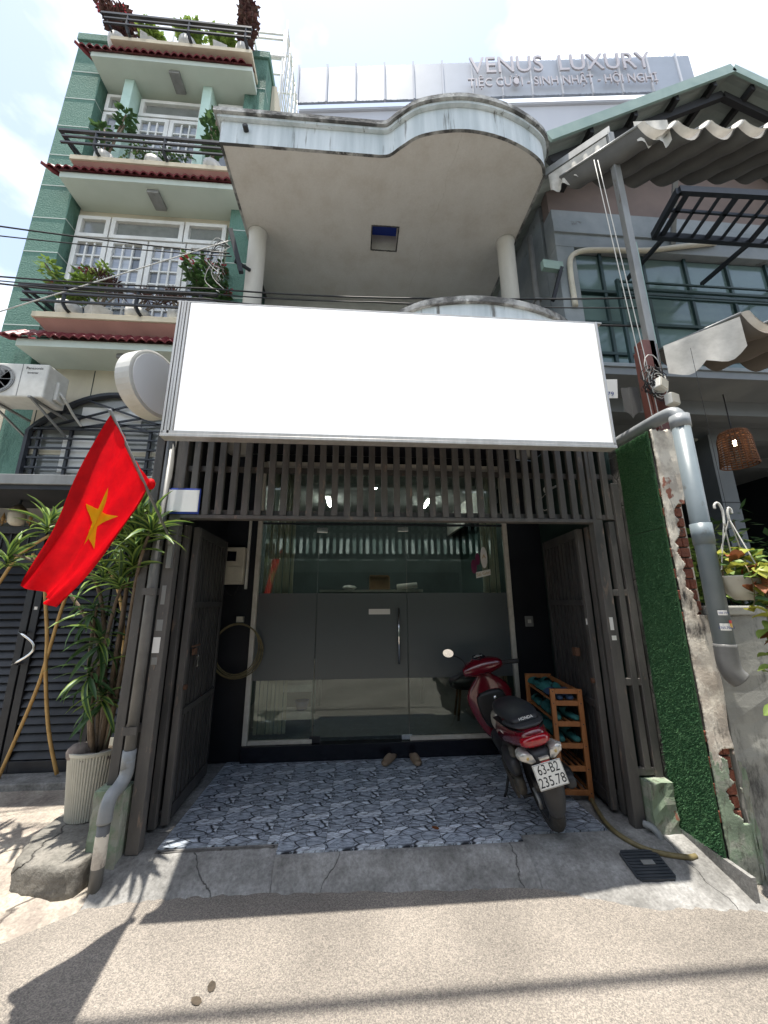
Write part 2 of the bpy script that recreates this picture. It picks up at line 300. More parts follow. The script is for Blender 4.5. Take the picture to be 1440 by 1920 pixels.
mat('galvanised', (0.27, 0.275, 0.27), (0.20, 0.20, 0.195), 7, 0.5, metal=0.3, stretch=(1, 1, 0.3), third=((0.12, 0.09, 0.07), 9, 0.64))
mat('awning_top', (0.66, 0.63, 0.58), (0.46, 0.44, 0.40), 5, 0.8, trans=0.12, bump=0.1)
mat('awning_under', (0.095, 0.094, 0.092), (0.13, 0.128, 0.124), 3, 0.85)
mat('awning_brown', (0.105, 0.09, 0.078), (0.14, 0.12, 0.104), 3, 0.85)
mat('roof_green', (0.20, 0.29, 0.26), (0.27, 0.36, 0.32), 4, 0.5); mat('roof_sheet', (0.30, 0.33, 0.31), (0.24, 0.27, 0.25), 3, 0.55)
corrugated_mat('roof_under', (0.16, 0.175, 0.165), 0.09, 'X')
mat('purlin', (0.02, 0.02, 0.022), None, rough=0.6)
mat('pink_wall', (0.19, 0.145, 0.13), (0.15, 0.118, 0.108), 2, 0.85)
mat('grey_wall', (0.27, 0.295, 0.31), (0.20, 0.225, 0.24), 2.5, 0.8, bump=0.1, third=((0.12, 0.12, 0.115), 5, 0.64))
mat('teal_frame', (0.02, 0.045, 0.045), None, rough=0.45)
mat('teal_pane', (0.13, 0.19, 0.18), (0.10, 0.15, 0.145), 2, 0.12, spec=0.7)
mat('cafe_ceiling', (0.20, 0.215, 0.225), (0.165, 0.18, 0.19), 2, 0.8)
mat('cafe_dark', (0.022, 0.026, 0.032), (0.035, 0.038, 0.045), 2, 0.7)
mat('wicker', (0.20, 0.085, 0.035), (0.13, 0.05, 0.022), 25, 0.6, bump=0.4)
mat('far_white', (0.56, 0.58, 0.62), (0.48, 0.50, 0.55), 0.12, 0.8, stretch=(1, 1, 0.4))
mat('far_rib', (0.34, 0.38, 0.45), (0.28, 0.32, 0.38), 0.3, 0.5)
mat('far_letter', (0.46, 0.43, 0.44), None, rough=0.4, metal=0.2)
mat('scooter_red', (0.125, 0.003, 0.012), (0.10, 0.002, 0.009), 4, 0.22, coat=1.0, spec=0.5)
mat('scooter_lamp', (0.34, 0.004, 0.012), (0.22, 0.003, 0.01), 60, 0.15, coat=1.0)
mat('lens_clear', (0.55, 0.54, 0.50), (0.42, 0.40, 0.36), 40, 0.12, spec=0.8, metal=0.35)
mat('scooter_grey', (0.034, 0.036, 0.04), (0.024, 0.025, 0.028), 9, 0.5)
mat('scooter_silver', (0.42, 0.38, 0.32), None, rough=0.35, metal=0.5)
mat('engine_grey', (0.05, 0.047, 0.043), (0.09, 0.08, 0.065), 18, 0.6, metal=0.3, bump=0.3)
mat('seat_vinyl', (0.022, 0.024, 0.028), None, rough=0.42)
mat('plate_white', (0.72, 0.71, 0.66), None, rough=0.4)
mat('ink_black', (0.012, 0.012, 0.014), None, rough=0.6)
mat('ink_blue', (0.03, 0.05, 0.20), None, rough=0.6)
mat('ink_gold', (0.45, 0.32, 0.12), None, rough=0.5)
mat('ink_purple', (0.13, 0.015, 0.06), None, rough=0.4)
mat('ink_red', (0.6, 0.03, 0.03), None, rough=0.5)
mat('ink_yellow', (0.75, 0.45, 0.05), None, rough=0.5)
mat('mirror', (0.85, 0.87, 0.88), None, rough=0.02, metal=1.0)
mat('wood', (0.36, 0.145, 0.05), (0.27, 0.10, 0.032), 9, 0.5, bump=0.1, stretch=(3, 3, 0.5), coords='obj')
mat('teal_shoe', (0.02, 0.11, 0.105), (0.03, 0.15, 0.14), 10, 0.7)
mat('blue_shoe', (0.03, 0.06, 0.12), None, rough=0.7)
mat('tan_shoe', (0.30, 0.22, 0.15), (0.24, 0.17, 0.115), 14, 0.7)
mat('hose', (0.19, 0.155, 0.075), (0.13, 0.105, 0.05), 18, 0.5)
mat('cast_iron', (0.028, 0.034, 0.042), (0.045, 0.05, 0.058), 10, 0.5)
mat('wire_black', (0.012, 0.012, 0.013), None, rough=0.6)
mat('wire_white', (0.50, 0.49, 0.46), None, rough=0.6)
mat('blind', (0.56, 0.49, 0.36), (0.46, 0.40, 0.29), 6, 0.8, stretch=(1, 1, 0.1))
mat('tar', (0.045, 0.045, 0.046), (0.08, 0.078, 0.075), 60, 0.9, bump=0.6, bscale=150); mat('worn_patch', (0.13, 0.115, 0.10), (0.30, 0.265, 0.225), 130, 0.92, bump=0.6, bscale=170, lo=.3, hi=.7); mat('room_wall', (0.10, 0.13, 0.13), (0.08, 0.10, 0.10), 2, 0.8)
mat('room_floor', (0.16, 0.155, 0.145), (0.12, 0.12, 0.11), 3, 0.4)
mat('room_ceiling', (0.40, 0.40, 0.39), None, rough=0.8)
mat('cardboard', (0.34, 0.20, 0.10), (0.28, 0.16, 0.08), 8, 0.8)
mat('paper', (0.70, 0.69, 0.66), None, rough=0.8)
mat('chair_wood', (0.20, 0.11, 0.05), None, rough=0.5)
mat('brick_red', (0.26, 0.09, 0.055), (0.17, 0.06, 0.04), 25, 0.9, bump=0.4, third=((0.08, 0.06, 0.05), 12, 0.6)); mat('rust', (0.10, 0.05, 0.03), None, rough=0.8)
mat('opposite_wall', (0.20, 0.27, 0.24), (0.16, 0.22, 0.20), 2, 0.8)
mat('striped_awning', (0.55, 0.62, 0.58), None, rough=0.8)
emit('lamp_light', (1.0, 0.96, 0.88), 32.0)
emit('warm_light', (1.0, 0.86, 0.62), 14.0)
glass_mat('door_glass', (0.80, 0.87, 0.86), 0.012)
glass_mat('frosted_glass', (0.10, 0.11, 0.11), 0.03, rough=0.35, haze=0.75, haze_col=(0.085, 0.098, 0.104))

# ------------------------------------------------------------------ mesh helpers
class MB:
    def __init__(s): s.v = []; s.f = []
    def add(s, vs, fs):
        o = len(s.v); s.v += [tuple(p) for p in vs]; s.f += [tuple(i + o for i in f) for f in fs]; return s
    def box(s, x0, x1, y0, y1, z0, z1):
        return s.add([(x0, y0, z0), (x1, y0, z0), (x1, y1, z0), (x0, y1, z0), (x0, y0, z1), (x1, y0, z1), (x1, y1, z1), (x0, y1, z1)],
                     [(0, 3, 2, 1), (4, 5, 6, 7), (0, 1, 5, 4), (1, 2, 6, 5), (2, 3, 7, 6), (3, 0, 4, 7)])
    def bar(s, a, b, w, h, upv=(0, 0, 1)):
        a = Vector(a); b = Vector(b); d = (b - a).normalized(); u = Vector(upv)
        if abs(d.dot(u)) > 0.98: u = Vector((0, 1, 0))
        r = d.cross(u).normalized() * (w / 2); u = r.cross(d).normalized() * (h / 2)
        return s.add([a - r - u, a + r - u, a + r + u, a - r + u, b - r - u, b + r - u, b + r + u, b - r + u],
                     [(0, 1, 2, 3), (7, 6, 5, 4), (0, 4, 5, 1), (1, 5, 6, 2), (2, 6, 7, 3), (3, 7, 4, 0)])
    def tube(s, pts, r, n=8, cap=True):
        pts = [Vector(p) for p in pts]; rings = []; prev = None
        for i, p in enumerate(pts):
            d = (pts[min(i + 1, len(pts) - 1)] - pts[max(i - 1, 0)]).normalized()
            if prev is None:
                u = Vector((0, 0, 1)) if abs(d.z) < 0.9 else Vector((1, 0, 0)); u = (u - d * u.dot(d)).normalized()
            else:
                u = prev - d * prev.dot(d); u = u.normalized() if u.length > 1e-6 else Vector((1, 0, 0))
            prev = u; w = d.cross(u); rr = r[i] if isinstance(r, (list, tuple)) else r
            rings.append([p + (u * math.cos(2 * math.pi * k / n) + w * math.sin(2 * math.pi * k / n)) * rr for k in range(n)])
        return s.loft(rings, cap)
    def loft(s, rings, cap=True, closed=True):
        n = len(rings[0]); vs = [p for r in rings for p in r]; fs = []
        for i in range(len(rings) - 1):
            for k in range(n if closed else n - 1):
                k2 = (k + 1) % n; fs.append((i * n + k, i * n + k2, (i + 1) * n + k2, (i + 1) * n + k))
        if cap and closed: fs.append(tuple(range(n - 1, -1, -1))); fs.append(tuple((len(rings) - 1) * n + k for k in range(n)))
        return s.add(vs, fs)
    def lathe(s, prof, c=(0, 0, 0), n=20, cap=True):
        return s.loft([[(c[0] + r * math.cos(2 * math.pi * k / n), c[1] + r * math.sin(2 * math.pi * k / n), c[2] + z) for k in range(n)] for r, z in prof], cap)
    def prism(s, poly, z0, z1):
        n = len(poly); return s.add([(x, y, z0) for x, y in poly] + [(x, y, z1) for x, y in poly],
            [tuple(range(n - 1, -1, -1)), tuple(range(n, 2 * n))] + [(i, (i + 1) % n, n + (i + 1) % n, n + i) for i in range(n)])
    def prism_y(s, poly, y0, y1):
        n = len(poly); return s.add([(x, y0, z) for x, z in poly] + [(x, y1, z) for x, z in poly],
            [tuple(range(n)), tuple(range(2 * n - 1, n - 1, -1))] + [(i, n + i, n + (i + 1) % n, (i + 1) % n) for i in range(n)])
    def grid(s, rows):
        m = len(rows[0]); return s.add([p for r in rows for p in r], [(i * m + k, i * m + k + 1, (i + 1) * m + k + 1, (i + 1) * m + k) for i in range(len(rows) - 1) for k in range(m - 1)])
    def ball(s, c, rx, ry, rz, n=10, m=6):
        rings = []
        for i in range(m + 1):
            a = math.pi * (i / m) * 0.996 + 0.006; rings.append([(c[0] + rx * math.sin(a) * math.cos(2 * math.pi * k / n), c[1] + ry * math.sin(a) * math.sin(2 * math.pi * k / n), c[2] - rz * math.cos(a)) for k in range(n)])
        return s.loft(rings)
    def xf(s, mtx):
        s.v = [tuple(mtx @ Vector(p)) for p in s.v]; return s
    def mesh(s, name, smooth=False):
        me = bpy.data.meshes.new(name); me.from_pydata(s.v, [], s.f); me.update()
        bm = bmesh.new(); bm.from_mesh(me); bmesh.ops.recalc_face_normals(bm, faces=bm.faces); bm.to_mesh(me); bm.free()
        if smooth: me.polygons.foreach_set('use_smooth', [True] * len(me.polygons))
        return me
    def build(s, name, material, parent=None, smooth=False, bevel=0, **tags):
        return obj(name, s.mesh(name, smooth), material, parent, bevel, **tags)
def setm(me, material):
    if not me.materials: me.materials.append(MATS[material])
def obj(name, me, material, parent=None, bevel=0, label=None, cat=None, group=None, kind=None, mtx=None, subsurf=0, solid=0):
    if material: setm(me, material)
    o = bpy.data.objects.new(name, me); COL.objects.link(o)
    if parent: o.parent = parent
    if mtx is not None: o.matrix_local = mtx
    tag(o, label, cat, group, kind)
    if solid: md = o.modifiers.new('thickness', 'SOLIDIFY'); md.thickness = solid; md.offset = 0
    if bevel: md = o.modifiers.new('edge', 'BEVEL'); md.width = bevel; md.segments = 2; md.limit_method = 'ANGLE'
    if subsurf: md = o.modifiers.new('round', 'SUBSURF'); md.levels = subsurf; md.render_levels = subsurf
    return o
def tag(o, label=None, cat=None, group=None, kind=None):
    if label: o['label'] = label
    if cat: o['category'] = cat
    if group: o['group'] = group
    if kind: o['kind'] = kind
    return o
def thing(name, label, cat, loc=(0, 0, 0), rot=(0, 0, 0), group=None):
    o = bpy.data.objects.new(name, None); COL.objects.link(o); o.location = loc; o.rotation_euler = rot; o.empty_display_size = 0.1
    return tag(o, label, cat, group)
def B(name, material, parent, *a, bevel=0.0, **k):
    return MB().box(*a).build(name, material, parent, bevel=bevel, **k)
def T(x, y, z, rx=0, ry=0, rz=0, s=1.0):
    return Matrix.Translation((x, y, z)) @ Euler((rx, ry, rz)).to_matrix().to_4x4() @ Matrix.Scale(s, 4)
def catmull(pts, n=6):
    pts = [Vector(p) for p in pts]; out = []
    for i in range(len(pts) - 1):
        p0 = pts[max(i - 1, 0)]; p1 = pts[i]; p2 = pts[i + 1]; p3 = pts[min(i + 2, len(pts) - 1)]
        for k in range(n):
            t = k / n
            out.append(0.5 * ((2 * p1) + (p2 - p0) * t + (2 * p0 - 5 * p1 + 4 * p2 - p3) * t * t + (3 * p1 - p0 - 3 * p2 + p3) * t * t * t))
    out.append(pts[-1]); return out
def text(name, s, size, material, parent, mtx, depth=0.002, align='CENTER', xs=1.0, **tags):
    """lettering as mesh: x right, y up in its own plane, facing +z before mtx"""
    cu = bpy.data.curves.new(name, 'FONT'); cu.body = s; cu.size = size; cu.extrude = depth; cu.align_x = align; cu.align_y = 'CENTER'; cu.resolution_u = 3
    tmp = bpy.data.objects.new(name + '_tmp', cu); COL.objects.link(tmp)
    dg = bpy.context.evaluated_depsgraph_get(); dg.update()
    me = bpy.data.meshes.new_from_object(tmp.evaluated_get(dg)); me.name = name
    bpy.data.objects.remove(tmp); me.materials.clear()
    if xs != 1.0: me.transform(Matrix.Diagonal((xs, 1, 1, 1)))
    return obj(name, me, material, parent, mtx=mtx, **tags)
FACE = Euler((R(90), 0, 0)).to_matrix().to_4x4()       # lettering that faces -y
def facing(x, y, z, rz=0, tilt=0): return Matrix.Translation((x, y, z)) @ Euler((R(90) + tilt, 0, rz)).to_matrix().to_4x4()

# ================================================================== the ground
ROAD = -0.12
tag(MB().add([(-300, -300, ROAD - .03), (300, -300, ROAD - .03), (300, 300, ROAD - .03), (-300, 300, ROAD - .03)], [(0, 1, 2, 3)]).build('ground', 'dark_concrete'), kind='structure')
tag(MB().add([(-40, -2.6, ROAD), (40, -2.6, ROAD), (40, 2.95, ROAD), (-40, 2.95, ROAD)], [(0, 1, 2, 3)]).build('road', 'asphalt'), kind='structure')
def lerp(a, b, t): return a + (b - a) * t
def interp(tab, x):
    if x <= tab[0][0]: return tab[0][1]
    for (x0, y0), (x1, y1) in zip(tab, tab[1:]):
        if x <= x1: return lerp(y0, y1, (x - x0) / (x1 - x0))
    return tab[-1][1]
rr = random.Random(3)
foot = [(-1.5, 2.74), (-1.28, 2.78), (-0.5, 2.79), (0.13, 2.755), (1.11, 2.70), (1.38, 2.585), (1.73, 2.45), (2.0, 2.44), (2.36, 2.38)]
def ramp(name, x0, x1, nx, ytop, material, seed, zlift=0.0):
    r2 = random.Random(seed); rows = []
    jit = [r2.uniform(-.012, .012) for _ in range(nx + 1)]
    for j in range(9):
        t = j / 8; row = []
        for i in range(nx + 1):
            x = lerp(x0, x1, i / nx); yt = ytop(x); yf = interp(foot, x) + jit[i]
            z = lerp(0.0, ROAD - .012, t ** 1.25) + r2.uniform(-.0025, .0025) * (0 < j < 8)
            if j == 0: z = -.003
            row.append((x, lerp(yt, yf, t), z + zlift * (0 < j)))
        rows.append(row)
    o = MB().grid(rows).build(name, material, smooth=True); tag(o, kind='structure'); return o
ramp('concrete_ramp', -1.56, -0.50, 30, lambda x: 3.06, 'concrete', 1)
ramp('concrete_ramp', -0.496, 1.17, 44, lambda x: 2.948, 'concrete', 2, 0.006)
ramp('concrete_ramp', 1.174, 2.42, 34, lambda x: 3.02, 'concrete', 5)
# wide strip below gate posts on both sides
tag(MB().box(1.83, 2.30, 3.02, 4.46, -.2, -.006).build('side_floor', 'concrete'), kind='structure')
tag(MB().box(-1.56, -1.30, 3.06, 4.46, -.2, -.006).build('side_floor', 'concrete'), kind='structure')
# old apron in front of the green house: rises from the road to its gate
rows = []
for j in range(15):
    t = j / 14; row = []
    for i in range(41):
        u = i / 40
        x = lerp(-7.5, -1.565, u); edge = 1.5 + max(0, (x + 3.2)) * 0.74 if x > -3.2 else 1.5
        y = lerp(edge, 4.55, t)
        z = lerp(ROAD - .004, -0.004, t ** .85) + rr.uniform(-.003, .003) * (j > 0)
        row.append((x, y, z))
    rows.append(row)
tag(MB().grid(rows).build('apron', 'pale_concrete', smooth=True), kind='structure')
tag(MB().box(-7.5, -1.7, 4.05, 4.34, -.1, .035).build('threshold', 'concrete', bevel=.01), kind='structure')
# floor tiles with their printed stone picture
floor_base = tag(MB().box(-1.30, 1.83, 3.03, 4.46, -.2, -.004).build('porch_floor', 'dark_concrete'), kind='structure')
tile_cache = {}
def tile(x0, x1, y0, y1, cx, cy):
    key = (round(x0 - cx, 3), round(x1 - cx, 3), round(y0 - cy, 3), round(y1 - cy, 3))
    if key not in tile_cache:
        me = MB().box(x0 - cx, x1 - cx, y0 - cy, y1 - cy, -.012, 0.0).mesh('floor_tile'); setm(me, 'stone_tile'); tile_cache[key] = me
    o = obj('floor_tile', tile_cache[key], None, floor_base, mtx=T(cx, cy, 0.004 + rr.uniform(-.0006, .0006)))
    return o
g = 0.0012
for k in range(-1, 8):
    xa, xb = -0.98 + 0.4 * (k - 0), -0.98 + 0.4 * (k + 1)
    for j in range(4):
        ya, yb = 2.95 + 0.4 * j, 2.95 + 0.4 * (j + 1)
        x0, x1, y0, y1 = max(xa, -1.30), min(xb, 1.83), ya, min(yb, 4.455)
        if j == 0: y0 = 3.065 if x1 <= -0.5 else (3.025 if x0 >= 1.0 else 2.95)
        if j == 0 and xa < -0.5 < xb:
            tile(x0 + g, -0.5 - g * 2, 3.065, y1 - g, xa, ya); x0 = -0.5
        if j == 0 and xa < 1.17 < xb:
            tile(x0 + g, 1.17, 2.95, y1 - g, xa, ya); x0 = 1.172; y0 = 3.025
        tile(x0 + g, x1 - g, y0 + g, y1 - g, xa, ya)

# ================================================================== the shop house
house = thing('shop_house', 'white concrete shophouse with a curved overhanging roof slab, open upper balcony and dark porch', 'house', (0.3, 4.5, 0))
house_inv = Matrix.Translation((-0.3, -4.5, 0))
def H(o):
    if o.parent is house: o.matrix_parent_inverse = house_inv
    return o
def HB(name, material, *a, **k): return H(MB().box(*a).build(name, material, house, **k))
front = catmull([(0.20, 2.972, 0), (0.30, 2.955, 0), (0.42, 2.87, 0), (0.60, 2.765, 0), (0.90, 2.70, 0), (1.18, 2.69, 0), (1.50, 2.735, 0), (1.80, 2.83, 0), (1.98, 2.93, 0), (2.06, 3.05, 0)], 5)
front = [(-1.46, 2.975)] + [(p.x, p.y) for p in front]
def outline(off, yback=5.2):
    out = []
    for i, p in enumerate(front):
        a = Vector(front[max(i - 1, 0)]); b = Vector(front[min(i + 1, len(front) - 1)]); d = (b - a).normalized(); n = Vector((d.y, -d.x))
        if i == 0: n = Vector((-1, -1))
        if i == len(front) - 1: n = Vector((1, 0))
        out.append((p[0] + n.x * off, p[1] + n.y * off))
    return out + [(2.06 + off, yback), (-1.46 - off, yback)]
ZB = 6.22
_o = outline(0); _m = MB(); _m.loft([[(x, y, ZB - .004) for x, y in _o], [(x, y, 6.51) for x, y in _o]], cap=False); _m.add([(x, y, 6.51) for x, y in _o], [tuple(range(len(_o)))])
slab = H(_m.build('roof_slab', 'slab_white', house))
_i = outline(-0.03); _b = MB()
for i in range(len(_o)):
    k = (i + 1) % len(_o); _b.add([(_o[i][0], _o[i][1], ZB - .004), (_o[k][0], _o[k][1], ZB - .004), (_i[k][0], _i[k][1], ZB - .004), (_i[i][0], _i[i][1], ZB - .004)], [(0, 1, 2, 3)])
H(_b.build('drip_edge', 'slab_lip', slab))
H(MB().prism(outline(0.04), 6.512, 6.545).build('cornice', 'slab_white', slab)); H(MB().prism(outline(0.07), 6.547, 6.60).build('coping', 'slab_lip', slab))
# soffit sheet with the square hatch left open
ol = outline(-0.025); left = [p for p in ol[:-2] if p[0] < 0.31]; right = [p for p in ol[:-2] if p[0] >= 0.33]
hx0, hx1, hy0, hy1 = 0.15, 0.49, 3.75, 4.08; ym = left[-1][1] * .5 + right[0][1] * .5
polyL = left + [(0.32, ym), (0.32, hy0), (hx0, hy0), (hx0, hy1), (0.32, hy1), (0.32, 5.2), (-1.435, 5.2)]
polyR = [(0.32, ym)] + right + [(2.035, 5.2), (0.32, 5.2), (0.32, hy1), (hx1, hy1), (hx1, hy0), (0.32, hy0)]
sm = MB(); sm.add([(x, y, ZB) for x, y in polyL], [tuple(range(len(polyL)))]); sm.add([(x, y, ZB) for x, y in polyR], [tuple(range(len(polyR)))])
H(sm.build('soffit', 'soffit', slab))
hb = MB()
for a, b in (((hx0, hy0), (hx1, hy0)), ((hx1, hy0), (hx1, hy1)), ((hx1, hy1), (hx0, hy1)), ((hx0, hy1), (hx0, hy0))):
    hb.add([(a[0], a[1], ZB), (b[0], b[1], ZB), (b[0], b[1], ZB + .26), (a[0], a[1], ZB + .26)], [(0, 1, 2, 3)])
H(hb.build('hatch_side', 'soffit', slab))
H(MB().add([(hx0, hy0, ZB + .25), (hx1, hy0, ZB + .25), (hx1, hy1, ZB + .25), (hx0, hy1, ZB + .25)], [(0, 1, 2, 3)]).build('hatch_lid', 'blue_plate', slab))
rim = MB()
for i in range(34):
    u = i / 33; p = rr.uniform(.004, .022)
    for ax, ay, dx, dy in ((lerp(hx0, hx1, u), hy0, 0, -1), (lerp(hx0, hx1, u), hy1, 0, 1), (hx0, lerp(hy0, hy1, u), -1, 0), (hx1, lerp(hy0, hy1, u), 1, 0)):
        rim.box(ax - .008, ax + .008, ay - .008 + dy * p * .3, ay + .008 + dy * p * .3, ZB - .004, ZB + .001)
H(rim.build('hatch_rim', 'soot', slab))
H(MB().tube([(-1.2, 3.0, 6.40), (-1.2, 2.925, 6.40)], .028, 12).build('drain_spout', 'black_plastic', slab, smooth=True))
# columns, upper room wall, balcony
for cx, cy in ((-1.31, 3.97), (1.92, 3.86)):
    H(MB().lathe([(.108, 3.2), (.108, 6.17), (.115, 6.2), (.125, ZB - .002)], (cx, cy, 0), 28).build('column', 'column_white', house, smooth=True))
HB('upper_wall', 'house_white', -1.46, 2.06, 5.0, 5.15, 3.2, ZB - .01)
arch = [(0.3 + 1.15 * math.cos(a), 4.985, 4.2 + 1.55 * math.sin(a)) for a in [math.pi * i / 28 for i in range(29)]]
H(MB().tube(arch, .035, 8).build('arch_moulding', 'house_white', house, smooth=True))
H(MB().tube([(-1.02, 4.6, 3.2), (-1.02, 4.6, 5.3)], .03, 8).build('balcony_pipe', 'house_white', house, smooth=True))
fl = outline(0)
H(MB().prism(fl, 3.46, 3.6).build('balcony_floor', 'house_white', house))
par = MB(); inner = outline(-0.12)
n = len(front)
for i in range(n - 1):
    a, b, c, d = fl[i], fl[i + 1], inner[i + 1], inner[i]
    par.add([(a[0], a[1], 3.605), (b[0], b[1], 3.605), (c[0], c[1], 3.605), (d[0], d[1], 3.605), (a[0], a[1], 4.13), (b[0], b[1], 4.13), (c[0], c[1], 4.13), (d[0], d[1], 4.13)],
            [(0, 1, 5, 4), (1, 2, 6, 5), (2, 3, 7, 6), (3, 0, 4, 7), (4, 5, 6, 7)])
H(par.build('balcony_parapet', 'slab_white', house))
cap_o, cap_i = outline(0.03), outline(-0.15); cp = MB()
cp.loft([[(cap_o[i][0], cap_o[i][1], 4.132), (cap_o[i][0], cap_o[i][1], 4.19), (cap_i[i][0], cap_i[i][1], 4.19), (cap_i[i][0], cap_i[i][1], 4.132)] for i in range(n)])
H(cp.build('parapet_coping', 'slab_lip', house))
# porch shell
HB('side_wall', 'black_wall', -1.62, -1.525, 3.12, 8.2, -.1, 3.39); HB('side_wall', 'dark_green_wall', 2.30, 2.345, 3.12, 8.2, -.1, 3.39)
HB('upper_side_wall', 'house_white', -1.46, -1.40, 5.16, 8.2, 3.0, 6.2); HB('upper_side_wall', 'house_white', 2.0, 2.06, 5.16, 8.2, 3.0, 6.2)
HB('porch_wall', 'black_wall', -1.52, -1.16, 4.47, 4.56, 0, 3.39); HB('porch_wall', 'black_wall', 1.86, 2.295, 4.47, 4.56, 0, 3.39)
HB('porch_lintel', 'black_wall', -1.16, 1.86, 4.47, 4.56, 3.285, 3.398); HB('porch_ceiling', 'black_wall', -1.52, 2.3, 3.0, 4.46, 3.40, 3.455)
HB('step', 'black_tile', -1.155, 1.86, 4.40, 4.62, 0.0, 0.155, bevel=.004)
# room behind the glass
HB('room_floor', 'room_floor', -1.5, 2.28, 4.63, 8.0, .02, .15); HB('room_back_wall', 'room_wall', -1.5, 2.28, 8.0, 8.1, 0, 3.5)
HB('room_ceiling', 'room_ceiling', -1.5, 2.28, 4.57, 8.0, 3.42, 3.455); HB('room_wall', 'room_wall', -1.515, -1.49, 4.57, 8.0, .15, 3.42); HB('room_wall', 'dark_green_wall', 2.27, 2.297, 4.57, 8.0, .15, 3.42)
for x, y in ((0.3, 5.4), (1.3, 6.6), (-0.5, 6.6)):
    l = thing('ceiling_lamp', {0.3: 'short white ceiling lamp just inside the transom glass', 1.3: 'lit white tube lamp on the shop ceiling to the right of the door', -0.5: 'lit tube lamp deep in the shop on the left'}[x], 'lamp', (x, y, 3.40), group='tube lamps in the shop')
    B('lamp_body', 'white_plastic', l, -.05, .05, -.32, .32, -.02, .018); MB().tube([(0, -.3, -.04), (0, .3, -.04)], .016, 8).build('lamp_tube', 'lamp_light', l, smooth=True)

# ================================================================== glass shop front
gf = thing('glass_shopfront', 'tinted glass shopfront with frosted band, glass door and cream frame behind the gate', 'shopfront', (0.35, 4.46, 0.155))
gi = Matrix.Translation((-0.35, -4.46, -0.155))
def G(o):
    if o.parent is gf: o.matrix_parent_inverse = gi
    return o
def GB(name, material, *a, parent=None, **k): return G(MB().box(*a).build(name, material, parent or gf, **k))
GB('frame_post', 'cream_frame', -1.155, -1.105, 4.42, 4.48, .157, 3.28, bevel=.004); GB('frame_post', 'cream_frame', 1.805, 1.855, 4.42, 4.48, .157, 3.28, bevel=.004)
GB('frame_head', 'cream_frame', -1.10, 1.80, 4.40, 4.48, 3.14, 3.28, bevel=.004); GB('frame_groove', 'aluminium', -1.10, 1.80, 4.392, 4.40, 3.19, 3.225)
GB('bottom_rail', 'cream_frame', -1.10, -.44, 4.43, 4.48, .157, .195, bevel=.003); GB('bottom_rail', 'cream_frame', .605, 1.80, 4.43, 4.48, .157, .195, bevel=.003)
GB('transom_bar', 'black_metal', -1.10, 1.80, 4.44, 4.475, 2.505, 2.525)
for x0, x1 in ((-1.10, -.445), (-.435, .595), (.605, 1.80)):
    z0 = .20 if x0 != -.435 else .175
    p = GB('glass_pane', 'door_glass', x0, x1, 4.452, 4.460, z0, .776); GB('glass_pane', 'door_glass', x0, x1, 4.452, 4.460, 1.702, 2.50)
    f = GB('frosted_band', 'frosted_glass', x0, x1, 4.452, 4.460, .777, 1.701)
    tag(f, label='grey frosted film band across the glass')
GB('transom_pane', 'door_glass', -1.10, 1.80, 4.452, 4.460, 2.527, 3.138)
for x, z, w in ((-.44, 2.44, .1), (.6, 2.46, .1), (-.44, .19, .085), (.6, .185, .085)):
    GB('door_patch', 'chrome' if z > 1 or x > 0 else 'black_metal', x - (w if x > 0 else .03), x + (.03 if x > 0 else w), 4.444, 4.468, z - .03, z + .03, bevel=.003)
hd = G(MB().tube([(.495, 4.405, .93), (.495, 4.405, 1.53)], .013, 12).build('door_handle', 'chrome', gf, smooth=True))
for z in (1.0, 1.46): G(MB().tube([(.495, 4.405, z), (.495, 4.452, z)], .008, 8).build('handle_stud', 'chrome', hd, smooth=True))
GB('push_sticker', 'paper', .155, .40, 4.447, 4.4505, 1.462, 1.522)
st = thing('door_sticker', 'oval white shop sticker with purple petals and gold lettering on the right pane', 'sticker', (1.57, 4.449, 2.03))
def disc(c, rx, rz, y, n=24): return MB().add([(c[0] + rx * math.cos(2 * math.pi * i / n), y, c[1] + rz * math.sin(2 * math.pi * i / n)) for i in range(n)], [tuple(range(n))])
disc((-.02, .09), .042, .13, 0).build('oval', 'paper', st); disc((-.15, -.02), .035, .085, 0).build('petal', 'ink_purple', st); disc((-.10, .07), .028, .075, -.001).build('petal', 'ink_purple', st)
MB().add([(-.13, -.001, -.16), (.05, -.001, -.12), (.05, -.001, -.05), (-.13, -.001, -.09)], [(0, 1, 2, 3)]).build('label_strip', 'paper', st)
text('lettering', 'Sài Gòn', .055, 'ink_gold', st, Matrix.Translation((-.04, -.003, -.105)) @ Euler((R(90), R(-12), 0)).to_matrix().to_4x4(), .0005)
text('lettering', 'A', .07, 'ink_gold', st, facing(-.02, -.002, .10), .0005)
# things in the room
bl = thing('vertical_blind', 'cream slatted blind gathered at the left edge of the glass', 'blind', (-.92, 4.62, .2), group='blinds behind the glass')
for i in range(8): B('blind_slat', 'blind', bl, -.175 + i * .044, -.14 + i * .044, -.012 + .018 * (i % 2), .008 + .018 * (i % 2), 0, 3.0)
br = thing('vertical_blind', 'cream slatted blind gathered at the right edge of the glass', 'blind', (1.68, 4.62, .2), group='blinds behind the glass')
for i in range(5): B('blind_slat', 'blind', br, -.10 + i * .044, -.065 + i * .044, -.012 + .018 * (i % 2), .008 + .018 * (i % 2), 0, 3.0)
cu = thing('shelf_counter', 'long dark counter shelf standing deep in the shop behind the glass', 'counter', (.3, 6.1, .15))
B('counter_top', 'cream_frame', cu, -.85, .75, -.2, .2, 1.60, 1.635); B('counter_front', 'room_wall', cu, -.83, .73, -.16, .18, 1.3, 1.595)
for x in (-.8, .7): B('leg', 'aluminium', cu, x - .02, x + .02, -.16, -.12, 0, 1.3)
